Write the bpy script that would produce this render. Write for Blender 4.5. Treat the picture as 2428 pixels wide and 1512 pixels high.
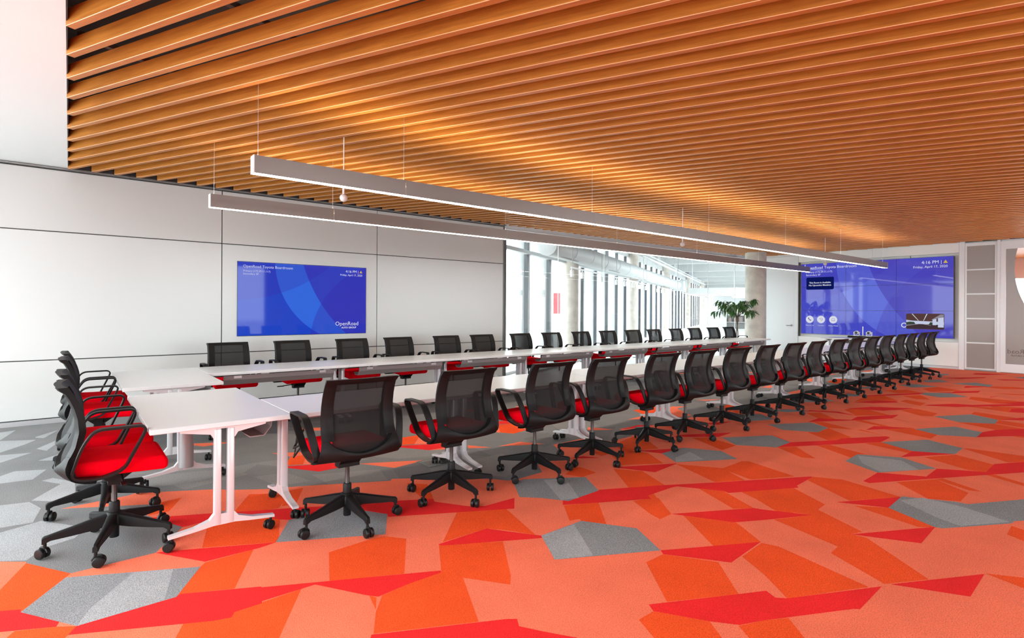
import bpy, bmesh, math, random
from mathutils import Vector, Matrix
random.seed(7)
PI = math.pi
SC = bpy.context.scene
COL = SC.collection
for o in list(bpy.data.objects):
    bpy.data.objects.remove(o)

# ------------------------------------------------------------------ camera
EYE = 1.412
cam_d = bpy.data.cameras.new('camera'); cam = bpy.data.objects.new('camera', cam_d); COL.objects.link(cam)
cam_d.sensor_width = 36.0
cam_d.lens = 36.0 * 1292.306 / 2428.0
cam_d.shift_y = -23.44 / 2428.0
cam_d.clip_start = 0.05; cam_d.clip_end = 300
cam.location = (0, 0, EYE)
cam.rotation_euler = (Matrix.Rotation(math.radians(50.932 - 90.0), 3, 'Z') @ Matrix.Rotation(PI/2, 3, 'X') @ Matrix.Rotation(math.radians(.3037), 3, 'Z')).to_euler()
SC.camera = cam

# ------------------------------------------------------------------ world (bright overcast sky)
W = bpy.data.worlds.new('overcast_sky'); SC.world = W; W.use_nodes = True
bg = W.node_tree.nodes['Background']
bg.inputs[0].default_value = (0.87, 0.965, 1.0, 1); bg.inputs[1].default_value = 11.0
SC.view_settings.view_transform = 'Standard'; SC.view_settings.look = 'None'
SC.view_settings.exposure = 0.0; SC.view_settings.gamma = 1.0
SC.view_settings.use_curve_mapping = False
SC.cycles.max_bounces = 10; SC.cycles.diffuse_bounces = 5; SC.cycles.glossy_bounces = 4
SC.cycles.transparent_max_bounces = 16; SC.cycles.sample_clamp_indirect = 6.0
SC.cycles.caustics_reflective = False; SC.cycles.caustics_refractive = False
def portal(name, loc, rot, sx, sy):                 # sky portal in a window opening: guides sampling, gives off nothing
    l = bpy.data.lights.new(name, 'AREA'); l.shape = 'RECTANGLE'; l.size = sx; l.size_y = sy
    l.cycles.is_portal = True
    o = bpy.data.objects.new(name, l); COL.objects.link(o); o.location = loc; o.rotation_euler = rot
    return o
# room extents
XW, YW, XF, YB = -3.0, 8.646, 16.842, -4.0          # window wall, screen wall, far wall, back wall
ZS, ZB, ZP = 3.08, 3.108, 3.70                       # slat underside, bulkhead, plenum
portal('sky_portal_window', (XW - 0.14, 2.3, 1.55), (0, -PI/2, 0), 3.0, 12.6)
portal('sky_portal_back', (9.3, YB - 0.22, 1.5), (PI/2, 0, PI), 14.6, 2.8)

# ------------------------------------------------------------------ materials
def srgb(r, g, b):
    f = lambda c: (c/255.0/12.92) if c/255.0 <= .04045 else ((c/255.0 + .055)/1.055)**2.4
    return (f(r), f(g), f(b))
M = {}
def mat(name, col, rough=.5, metal=0., spec=.5, bump=None, var=None, coat=0., emit=None):
    """bump=(scale, strength, distance); var=(scale, amount) colour mottling"""
    m = bpy.data.materials.new(name); m.use_nodes = True; nt = m.node_tree; b = nt.nodes['Principled BSDF']
    b.inputs['Base Color'].default_value = (*col, 1); b.inputs['Roughness'].default_value = rough
    b.inputs['Metallic'].default_value = metal; b.inputs['Specular IOR Level'].default_value = spec
    b.inputs['Coat Weight'].default_value = coat
    if coat: b.inputs['Coat Roughness'].default_value = .06
    if emit: b.inputs['Emission Color'].default_value = (*emit[0], 1); b.inputs['Emission Strength'].default_value = emit[1]
    tc = None
    if bump or var:
        tc = nt.nodes.new('ShaderNodeTexCoord')
    if var:
        n = nt.nodes.new('ShaderNodeTexNoise'); n.inputs['Scale'].default_value = var[0]; n.inputs['Detail'].default_value = 3
        nt.links.new(tc.outputs['Object'], n.inputs['Vector'])
        r = nt.nodes.new('ShaderNodeMapRange'); r.inputs[1].default_value = .3; r.inputs[2].default_value = .7
        r.inputs[3].default_value = 1 - var[1]; r.inputs[4].default_value = 1 + var[1]
        nt.links.new(n.outputs[0], r.inputs[0])
        mx = nt.nodes.new('ShaderNodeVectorMath'); mx.operation = 'SCALE'; mx.inputs[0].default_value = col
        nt.links.new(r.outputs[0], mx.inputs['Scale']); nt.links.new(mx.outputs[0], b.inputs['Base Color'])
    if bump:
        n = nt.nodes.new('ShaderNodeTexNoise'); n.inputs['Scale'].default_value = bump[0]; n.inputs['Detail'].default_value = 2
        nt.links.new(tc.outputs['Object'], n.inputs['Vector'])
        bp = nt.nodes.new('ShaderNodeBump'); bp.inputs['Strength'].default_value = bump[1]; bp.inputs['Distance'].default_value = bump[2]
        nt.links.new(n.outputs[0], bp.inputs['Height']); nt.links.new(bp.outputs[0], b.inputs['Normal'])
    M[name] = m
    return m
def emission_mat(name, col, strength):
    m = bpy.data.materials.new(name); m.use_nodes = True; nt = m.node_tree; nt.nodes.clear()
    e = nt.nodes.new('ShaderNodeEmission'); e.inputs[0].default_value = (*col, 1); e.inputs[1].default_value = strength
    o = nt.nodes.new('ShaderNodeOutputMaterial'); nt.links.new(e.outputs[0], o.inputs[0]); M[name] = m
def glass_mat(name, tint=(.93, .97, .96), gloss=1.0, rough=0.0):
    m = bpy.data.materials.new(name); m.use_nodes = True; nt = m.node_tree; nt.nodes.clear()
    t = nt.nodes.new('ShaderNodeBsdfTransparent'); t.inputs[0].default_value = (*tint, 1)
    g = nt.nodes.new('ShaderNodeBsdfGlossy'); g.inputs['Roughness'].default_value = rough
    fr = nt.nodes.new('ShaderNodeLayerWeight'); fr.inputs[0].default_value = .5          # Schlick curve, alike on both faces of a pane
    pw = nt.nodes.new('ShaderNodeMath'); pw.operation = 'POWER'; pw.inputs[1].default_value = 5.0
    nt.links.new(fr.outputs['Facing'], pw.inputs[0])
    ml = nt.nodes.new('ShaderNodeMath'); ml.operation = 'MULTIPLY_ADD'; ml.inputs[1].default_value = .5*gloss; ml.inputs[2].default_value = .025*gloss
    mx = nt.nodes.new('ShaderNodeMixShader'); o = nt.nodes.new('ShaderNodeOutputMaterial')
    nt.links.new(pw.outputs[0], ml.inputs[0]); nt.links.new(ml.outputs[0], mx.inputs[0])
    nt.links.new(t.outputs[0], mx.inputs[1]); nt.links.new(g.outputs[0], mx.inputs[2]); nt.links.new(mx.outputs[0], o.inputs[0]); M[name] = m
def carpet(name, col, amt):
    m = mat(name, col, .95, 0, .08, (260, .5, .004), None)
    nt = m.node_tree; b = nt.nodes['Principled BSDF']
    tc = nt.nodes.new('ShaderNodeTexCoord')
    n = nt.nodes.new('ShaderNodeTexNoise'); n.inputs['Scale'].default_value = 190; n.inputs['Detail'].default_value = 1
    n2 = nt.nodes.new('ShaderNodeTexNoise'); n2.inputs['Scale'].default_value = 3.0; n2.inputs['Detail'].default_value = 2
    for q in (n, n2): nt.links.new(tc.outputs['Object'], q.inputs['Vector'])
    r = nt.nodes.new('ShaderNodeMapRange'); r.inputs[1].default_value = .3; r.inputs[2].default_value = .7
    r.inputs[3].default_value = 1 - amt; r.inputs[4].default_value = 1 + amt
    r2 = nt.nodes.new('ShaderNodeMapRange'); r2.inputs[1].default_value = .3; r2.inputs[2].default_value = .7
    r2.inputs[3].default_value = .94; r2.inputs[4].default_value = 1.06
    nt.links.new(n.outputs[0], r.inputs[0]); nt.links.new(n2.outputs[0], r2.inputs[0])
    ml = nt.nodes.new('ShaderNodeMath'); ml.operation = 'MULTIPLY'; nt.links.new(r.outputs[0], ml.inputs[0]); nt.links.new(r2.outputs[0], ml.inputs[1])
    mx = nt.nodes.new('ShaderNodeVectorMath'); mx.operation = 'SCALE'; mx.inputs[0].default_value = col
    nt.links.new(ml.outputs[0], mx.inputs['Scale']); nt.links.new(mx.outputs[0], b.inputs['Base Color'])
carpet('carpet_C', (.90, .185, .100), .22); carpet('carpet_O', (.86, .088, .018), .25); carpet('carpet_R', (.82, .024, .024), .16)
carpet('carpet_G', (.250, .256, .265), .38); carpet('carpet_g', (.345, .350, .357), .34); carpet('carpet_base', (.205, .203, .203), .36)
carpet('carpet_h', (.245, .238, .232), .36); carpet('carpet_d', (.175, .172, .172), .36)

def wood_mat():
    m = mat('slat_wood', (.5, .2, .06), .42, 0, .4); nt = m.node_tree; b = nt.nodes['Principled BSDF']
    tc = nt.nodes.new('ShaderNodeTexCoord'); mp = nt.nodes.new('ShaderNodeMapping'); mp.inputs['Scale'].default_value = (1.2, 26, 26)
    oi = nt.nodes.new('ShaderNodeObjectInfo')
    ad = nt.nodes.new('ShaderNodeVectorMath'); ad.operation = 'ADD'
    cmb = nt.nodes.new('ShaderNodeCombineXYZ'); mu = nt.nodes.new('ShaderNodeMath'); mu.operation = 'MULTIPLY'; mu.inputs[1].default_value = 40
    nt.links.new(oi.outputs['Random'], mu.inputs[0]); nt.links.new(mu.outputs[0], cmb.inputs[0])
    nt.links.new(tc.outputs['Object'], ad.inputs[0]); nt.links.new(cmb.outputs[0], ad.inputs[1]); nt.links.new(ad.outputs[0], mp.inputs[0])
    n = nt.nodes.new('ShaderNodeTexNoise'); n.inputs['Scale'].default_value = 2.2; n.inputs['Detail'].default_value = 6; n.inputs['Roughness'].default_value = .65
    nt.links.new(mp.outputs[0], n.inputs['Vector'])
    cr = nt.nodes.new('ShaderNodeValToRGB'); cr.color_ramp.elements[0].position = .3; cr.color_ramp.elements[1].position = .72
    cr.color_ramp.elements[0].color = (.34, .112, .015, 1); cr.color_ramp.elements[1].color = (.55, .212, .033, 1)
    nt.links.new(n.outputs[0], cr.inputs[0]); nt.links.new(cr.outputs[0], b.inputs['Base Color'])
wood_mat()
mat('slat_edge', (.80, .50, .28), .35)
mat('wall_white', (.56, .56, .55), .32, 0, .5, None, (1.2, .012))
mat('wall_glass_board', (.58, .585, .58), .28, 0, .5)
mat('joint_dark', (.045, .043, .042), .6)
mat('plenum', (.022, .021, .023), .8)
mat('bulkhead_white', (.78, .82, .82), .5)
mat('frame_white', (.72, .73, .74), .35)
mat('track_grey', (.16, .16, .155), .45, .3)
mat('aluminium', (.62, .62, .64), .34, .85)
mat('silver_paint', (.66, .65, .67), .35, .35)
mat('lamp_housing', (.30, .275, .265), .38, .75)
mat('lamp_cap', (.78, .80, .79), .4, .2)
mat('table_white', (.64, .655, .665), .28, 0, .45, None, (2.0, .01))
mat('hall_white', (.44, .455, .46), .5)
mat('far_wall_white', (.80, .80, .785), .4, 0, .4)
mat('tray_grey', (.33, .31, .315), .42, .55)
mat('black_plastic', (.0055, .0052, .0055), .5, 0, .20, (300, .08, .001))
mat('charcoal_plastic', (.007, .007, .0072), .48, 0, .22)
mat('steel_dark', (.035, .024, .022), .32, .5)
mat('rubber', (.006, .006, .006), .45, 0, .25)
mat('chrome', (.7, .7, .7), .12, 1.0)
mat('seat_fabric', (.80, .001, .010), .95, 0, .02, (420, .35, .002), (9, .06))
mat('concrete', (.50, .455, .405), .75, 0, .3, (14, .25, .004), (4.5, .14))
mat('cable_black', (.012, .012, .013), .5)
mat('white_paint', (.80, .81, .82), .5)
mat('mullion_dark', (.045, .05, .055), .4, .4)
mat('floor_pale', (.55, .55, .54), .5)
mat('leaf_green', (.035, .11, .022), .38, 0, .5, None, (18, .3))
mat('bark', (.10, .065, .045), .8, 0, .3, (40, .5, .004))
mat('pot_grey', (.30, .30, .30), .6)
mat('shrub', (.10, .20, .06), .8, 0, .3, None, (2, .4))
mat('sign_red', (.75, .02, .03), .4)
mat('frosted', (.30, .262, .248), .32, 0, .5, (220, .15, .001))
mat('brown_box', (.16, .10, .075), .5)
mat('cream', (.72, .60, .42), .5)
mat('book_dark', (.16, .12, .11), .6)
mat('screen_bezel', (.01, .01, .012), .25)
mat('etched_text', (.12, .085, .08), .5)
emission_mat('lens_light', (1.0, .90, .78), 26.0)
emission_mat('uplight', (1.0, .82, .50), 58.0)
emission_mat('ring_light', (1.0, .90, .82), 7.0)
emission_mat('ink_white', (.86, .88, 1.0), .80)
emission_mat('ink_pale', (.70, .72, .92), .85)
emission_mat('ink_yellow', (.75, .50, .10), .8)
emission_mat('ink_navy', (.004, .010, .12), .8)
emission_mat('ink_icon', (.03, .03, .16), .8)
emission_mat('thumb_ceiling', (.13, .065, .06), .7); emission_mat('thumb_window', (.60, .66, .85), .9); emission_mat('thumb_floor', (.075, .045, .055), .7)
emission_mat('thumb_green', (.05, .075, .05), .8); emission_mat('thumb_wall', (.33, .31, .36), .8)
glass_mat('clear_glass', (.975, .982, .978), .9)
glass_mat('window_glass', (.985, .99, .985), .8)
def mesh_fabric():
    m = bpy.data.materials.new('mesh_fabric'); m.use_nodes = True; nt = m.node_tree; nt.nodes.clear()
    tc = nt.nodes.new('ShaderNodeTexCoord')
    w = nt.nodes.new('ShaderNodeTexWave'); w.bands_direction = 'Z'; w.inputs['Scale'].default_value = 130; w.inputs['Distortion'].default_value = .6
    nt.links.new(tc.outputs['Object'], w.inputs['Vector'])
    r = nt.nodes.new('ShaderNodeMapRange'); r.inputs[3].default_value = .90; r.inputs[4].default_value = .98
    nt.links.new(w.outputs['Fac'], r.inputs[0])
    d = nt.nodes.new('ShaderNodeBsdfPrincipled'); d.inputs['Base Color'].default_value = (.010, .0095, .010, 1); d.inputs['Specular IOR Level'].default_value = .12; d.inputs['Roughness'].default_value = .6
    t = nt.nodes.new('ShaderNodeBsdfTransparent'); mx = nt.nodes.new('ShaderNodeMixShader'); o = nt.nodes.new('ShaderNodeOutputMaterial')
    nt.links.new(r.outputs[0], mx.inputs[0]); nt.links.new(t.outputs[0], mx.inputs[1]); nt.links.new(d.outputs[0], mx.inputs[2]); nt.links.new(mx.outputs[0], o.inputs[0])
    M['mesh_fabric'] = m
mesh_fabric()
def circle3(a, b, c):
    (x1, y1), (x2, y2), (x3, y3) = a, b, c
    d = 2*(x1*(y2-y3) + x2*(y3-y1) + x3*(y1-y2))
    ux = ((x1*x1+y1*y1)*(y2-y3) + (x2*x2+y2*y2)*(y3-y1) + (x3*x3+y3*y3)*(y1-y2))/d
    uy = ((x1*x1+y1*y1)*(x3-x2) + (x2*x2+y2*y2)*(x1-x3) + (x3*x3+y3*y3)*(x2-x1))/d
    return ux, uy, math.hypot(x1-ux, y1-uy)
ARCS = [circle3((.483, .896), (.562, .589), (.964, .083)), circle3((.877, .946), (.938, .78), (1.446, .04)),
        circle3((0, .481), (.553, .589), (1.122, .896)), circle3((1.568, .905), (1.122, .456), (.977, .083))]
def screen_mat(name, base, light, dark, strength):
    """blue wallpaper of four overlapping arcs, drawn over the UV map (0..1.8, 0..1)"""
    m = bpy.data.materials.new(name); m.use_nodes = True; nt = m.node_tree; b = nt.nodes['Principled BSDF']
    uv = nt.nodes.new('ShaderNodeUVMap'); uv.uv_map = 'UVMap'
    def mask(c):
        s = nt.nodes.new('ShaderNodeVectorMath'); s.operation = 'DISTANCE'; s.inputs[1].default_value = (c[0], c[1], 0)
        nt.links.new(uv.outputs[0], s.inputs[0])
        l = nt.nodes.new('ShaderNodeMath'); l.operation = 'LESS_THAN'; l.inputs[1].default_value = c[2]; nt.links.new(s.outputs['Value'], l.inputs[0])
        return l.outputs[0]
    def mix(fac, a, bcol, amt):
        k = nt.nodes.new('ShaderNodeMath'); k.operation = 'MULTIPLY'; k.inputs[1].default_value = amt; nt.links.new(fac, k.inputs[0])
        x = nt.nodes.new('ShaderNodeMix'); x.data_type = 'RGBA'; nt.links.new(k.outputs[0], x.inputs['Factor'])
        if isinstance(a, tuple): x.inputs['A'].default_value = (*a, 1)
        else: nt.links.new(a, x.inputs['A'])
        x.inputs['B'].default_value = (*bcol, 1)
        return x.outputs['Result']
    ks = [mask(c) for c in ARCS]
    c = mix(ks[0], base, light, .75); c = mix(ks[1], c, dark, .75); c = mix(ks[2], c, dark, .35); c = mix(ks[3], c, dark, .45)
    b.inputs['Base Color'].default_value = (.004, .004, .01, 1); b.inputs['Roughness'].default_value = .04
    b.inputs['Specular IOR Level'].default_value = .22
    nt.links.new(c, b.inputs['Emission Color']); b.inputs['Emission Strength'].default_value = strength
    M[name] = m
screen_mat('tv_screen', (.010, .055, .55), (.030, .16, .78), (.028, .018, .42), .95)
screen_mat('video_wall_screen', (.060, .070, .58), (.13, .18, .78), (.060, .045, .48), .88)

# ------------------------------------------------------------------ mesh helpers
class MB:
    def __init__(s): s.v = []; s.f = []; s.mi = []
    def add(s, vs, fs, mi=0):
        n = len(s.v); s.v += [tuple(v) for v in vs]; s.f += [tuple(i + n for i in f) for f in fs]; s.mi += [mi]*len(fs); return s
    def box(s, c, d, mi=0, rz=0, mtx=None):
        x, y, z = d[0]/2, d[1]/2, d[2]/2
        vs = [Vector(p) for p in ((-x,-y,-z),(x,-y,-z),(x,y,-z),(-x,y,-z),(-x,-y,z),(x,-y,z),(x,y,z),(-x,y,z))]
        if rz: vs = [Matrix.Rotation(rz, 3, 'Z') @ p for p in vs]
        if mtx: vs = [mtx @ p for p in vs]
        c = Vector(c); vs = [p + c for p in vs]
        return s.add(vs, [(0,3,2,1),(4,5,6,7),(0,1,5,4),(1,2,6,5),(2,3,7,6),(3,0,4,7)], mi)
    def bx(s, x0, x1, y0, y1, z0, z1, mi=0):
        return s.box(((x0+x1)/2, (y0+y1)/2, (z0+z1)/2), (abs(x1-x0), abs(y1-y0), abs(z1-z0)), mi)
    def rbox(s, x0, x1, y0, y1, z0, z1, r, seg=2, mi=0):     # box with rounded edges
        bm = bmesh.new(); bmesh.ops.create_cube(bm, size=1)
        for v in bm.verts: v.co = Vector(((x0+x1)/2 + v.co.x*(x1-x0), (y0+y1)/2 + v.co.y*(y1-y0), (z0+z1)/2 + v.co.z*(z1-z0)))
        bmesh.ops.bevel(bm, geom=bm.edges[:], offset=r, segments=seg, affect='EDGES', profile=.5)
        bm.verts.index_update(); vs = [v.co.copy() for v in bm.verts]; fs = [tuple(v.index for v in f.verts) for f in bm.faces]; bm.free()
        return s.add(vs, fs, mi)
    def cyl(s, p0, p1, r0, r1=None, n=16, mi=0, cap=True):
        r1 = r0 if r1 is None else r1
        p0, p1 = Vector(p0), Vector(p1); ax = (p1 - p0).normalized()
        t = Vector((0, 0, 1)) if abs(ax.z) < .9 else Vector((1, 0, 0)); u = ax.cross(t).normalized(); w = ax.cross(u)
        vs = []
        for p, r in ((p0, r0), (p1, r1)):
            vs += [p + (u*math.cos(2*PI*i/n) + w*math.sin(2*PI*i/n))*r for i in range(n)]
        fs = [(i, (i+1) % n, n + (i+1) % n, n + i) for i in range(n)]
        if cap: fs += [tuple(range(n-1, -1, -1)), tuple(range(n, 2*n))]
        return s.add(vs, fs, mi)
    def lathe(s, prof, n=24, c=(0,0,0), axis='Z', mi=0):     # profile of (r, h)
        vs = []
        for r, h in prof:
            for i in range(n):
                a = 2*PI*i/n; x, y = r*math.cos(a), r*math.sin(a)
                vs.append(Vector((x, y, h) if axis == 'Z' else ((x, h, y) if axis == 'Y' else (h, x, y))) + Vector(c))
        fs = []
        for k in range(len(prof)-1):
            for i in range(n): fs.append((k*n+i, k*n+(i+1) % n, (k+1)*n+(i+1) % n, (k+1)*n+i))
        fs.append(tuple(range(n-1, -1, -1))); fs.append(tuple((len(prof)-1)*n + i for i in range(n)))
        return s.add(vs, fs, mi)
    def tube(s, pts, r, n=8, mi=0, closed=False):
        pts = [Vector(p) for p in pts]; N = len(pts); vs = []
        rr = r if isinstance(r, (list, tuple)) else [r]*N
        for k, p in enumerate(pts):
            a = pts[k-1] if (k or closed) else p; b = pts[(k+1) % N] if (k < N-1 or closed) else p
            t = (b - a).normalized(); up = Vector((0,0,1)) if abs(t.z) < .95 else Vector((1,0,0))
            u = t.cross(up).normalized(); w = u.cross(t)
            vs += [p + (u*math.cos(2*PI*i/n) + w*math.sin(2*PI*i/n))*rr[k] for i in range(n)]
        fs = []
        for k in range(N if closed else N-1):
            for i in range(n): fs.append((k*n+i, k*n+(i+1) % n, ((k+1) % N)*n+(i+1) % n, ((k+1) % N)*n+i))
        if not closed: fs += [tuple(range(n-1, -1, -1)), tuple((N-1)*n+i for i in range(n))]
        return s.add(vs, fs, mi)
    def prism(s, poly, d0, d1, plane='XZ', mi=0):            # polygon extruded across the plane's normal
        def P(a, b, d): return (a, d, b) if plane == 'XZ' else ((d, a, b) if plane == 'YZ' else (a, b, d))
        n = len(poly); vs = [P(a, b, d0) for a, b in poly] + [P(a, b, d1) for a, b in poly]
        fs = [tuple(range(n-1, -1, -1)), tuple(range(n, 2*n))] + [(i, (i+1) % n, n+(i+1) % n, n+i) for i in range(n)]
        return s.add(vs, fs, mi)
    def mesh(s, name, mats, smooth=True):
        me = bpy.data.meshes.new(name); me.from_pydata(s.v, [], s.f)
        for m in (mats if isinstance(mats, (list, tuple)) else [mats]): me.materials.append(M[m])
        for p, k in zip(me.polygons, s.mi): p.material_index = k
        bm = bmesh.new(); bm.from_mesh(me); bmesh.ops.recalc_face_normals(bm, faces=bm.faces[:]); bm.to_mesh(me); bm.free()
        if smooth:
            for p in me.polygons: p.use_smooth = True
            me.set_sharp_from_angle(angle=math.radians(38))
        return me
    def build(s, name, mats, parent=None, smooth=True):
        return link(name, s.mesh(name, mats, smooth), parent)
def link(name, me, parent=None):
    o = bpy.data.objects.new(name, me); COL.objects.link(o)
    if parent: o.parent = parent
    return o
def empty(name, loc=(0,0,0), rz=0):
    o = bpy.data.objects.new(name, None); COL.objects.link(o); o.location = loc; o.rotation_euler = (0, 0, rz); o.empty_display_size = .1
    return o
def tag(o, label, cat, group=None):
    o['label'] = label; o['category'] = cat
    if group: o['group'] = group
    return o
def struct(o): o['kind'] = 'structure'; return o
def copy_tree(o, parent=None):
    c = o.copy(); COL.objects.link(c); c.parent = parent
    for ch in list(o.children): copy_tree(ch, c)
    return c
def spline(pts, n, closed=False):                            # Catmull-Rom samples
    pts = [Vector(p) for p in pts]; N = len(pts); out = []
    segs = N if closed else N-1
    for k in range(segs):
        g = (lambda i: pts[i % N]) if closed else (lambda i: pts[min(max(i, 0), N-1)])
        p0, p1, p2, p3 = g(k-1), g(k), g(k+1), g(k+2)
        for j in range(n):
            t = j/n
            out.append(.5*((2*p1) + (p2-p0)*t + (2*p0-5*p1+4*p2-p3)*t*t + (3*p1-p0-3*p2+p3)*t**3))
    if not closed: out.append(pts[-1])
    return out
def text(name, body, size, mtx, material, parent, align='LEFT', bold=0.0):
    cu = bpy.data.curves.new(name, 'FONT'); cu.body = body; cu.size = size; cu.align_x = align; cu.offset = bold
    cu.resolution_u = 3
    t = bpy.data.objects.new(name, cu); COL.objects.link(t)
    dg = bpy.context.evaluated_depsgraph_get(); dg.update()
    me = bpy.data.meshes.new_from_object(t.evaluated_get(dg)); bpy.data.objects.remove(t); bpy.data.curves.remove(cu)
    me.materials.clear(); me.materials.append(M[material]); me.transform(mtx)
    return link(name, me, parent)
ORD = ['first','second','third','fourth','fifth','sixth','seventh','eighth','ninth','tenth','eleventh','twelfth','thirteenth','fourteenth','fifteenth','sixteenth','seventeenth','eighteenth']

# carpet pattern, metres on the floor
CORAL_ZONE = [(-1.67,4.72),(-0.82,4.45),(-0.29,4.12),(-0.18,4.03),(-0.18,4.01),(0.01,3.71),(0.39,3.72),(0.57,4.05),(0.41,4.43),(0.52,4.62),(-0.04,4.94),(0.35,4.98),(0.39,5.01),(0.65,4.87),(0.88,4.74),(1.0,4.63),(1.24,4.47),(1.32,4.45),(1.5,4.37),(2.05,4.09),(2.08,4.13),(2.4,3.92),(2.56,3.77),(2.75,3.59),(2.81,3.5),(2.88,3.48),(3.19,3.5),(3.3,3.68),(3.51,3.77),(3.75,3.85),(3.84,3.97),(3.92,4.14),(4.34,4.14),(4.43,4.02),(4.51,3.87),(4.91,3.88),(4.95,3.98),(5.06,4.2),(5.4,4.2),(5.54,4.09),(5.93,4.04),(6.39,4.09),(6.99,4.08),(7.54,4.07),(8.1,4.04),(8.76,4.03),(9.62,4.07),(10.39,4.04),(11.35,4.04),(12.23,3.98),(13.14,4.04),(14.05,3.99),(14.86,3.98),(15.45,3.97),(16.06,3.96),(16.83,4.0),(16.83,-3.99),(-2.99,-3.99),(-2.99,4.8)]
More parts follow.
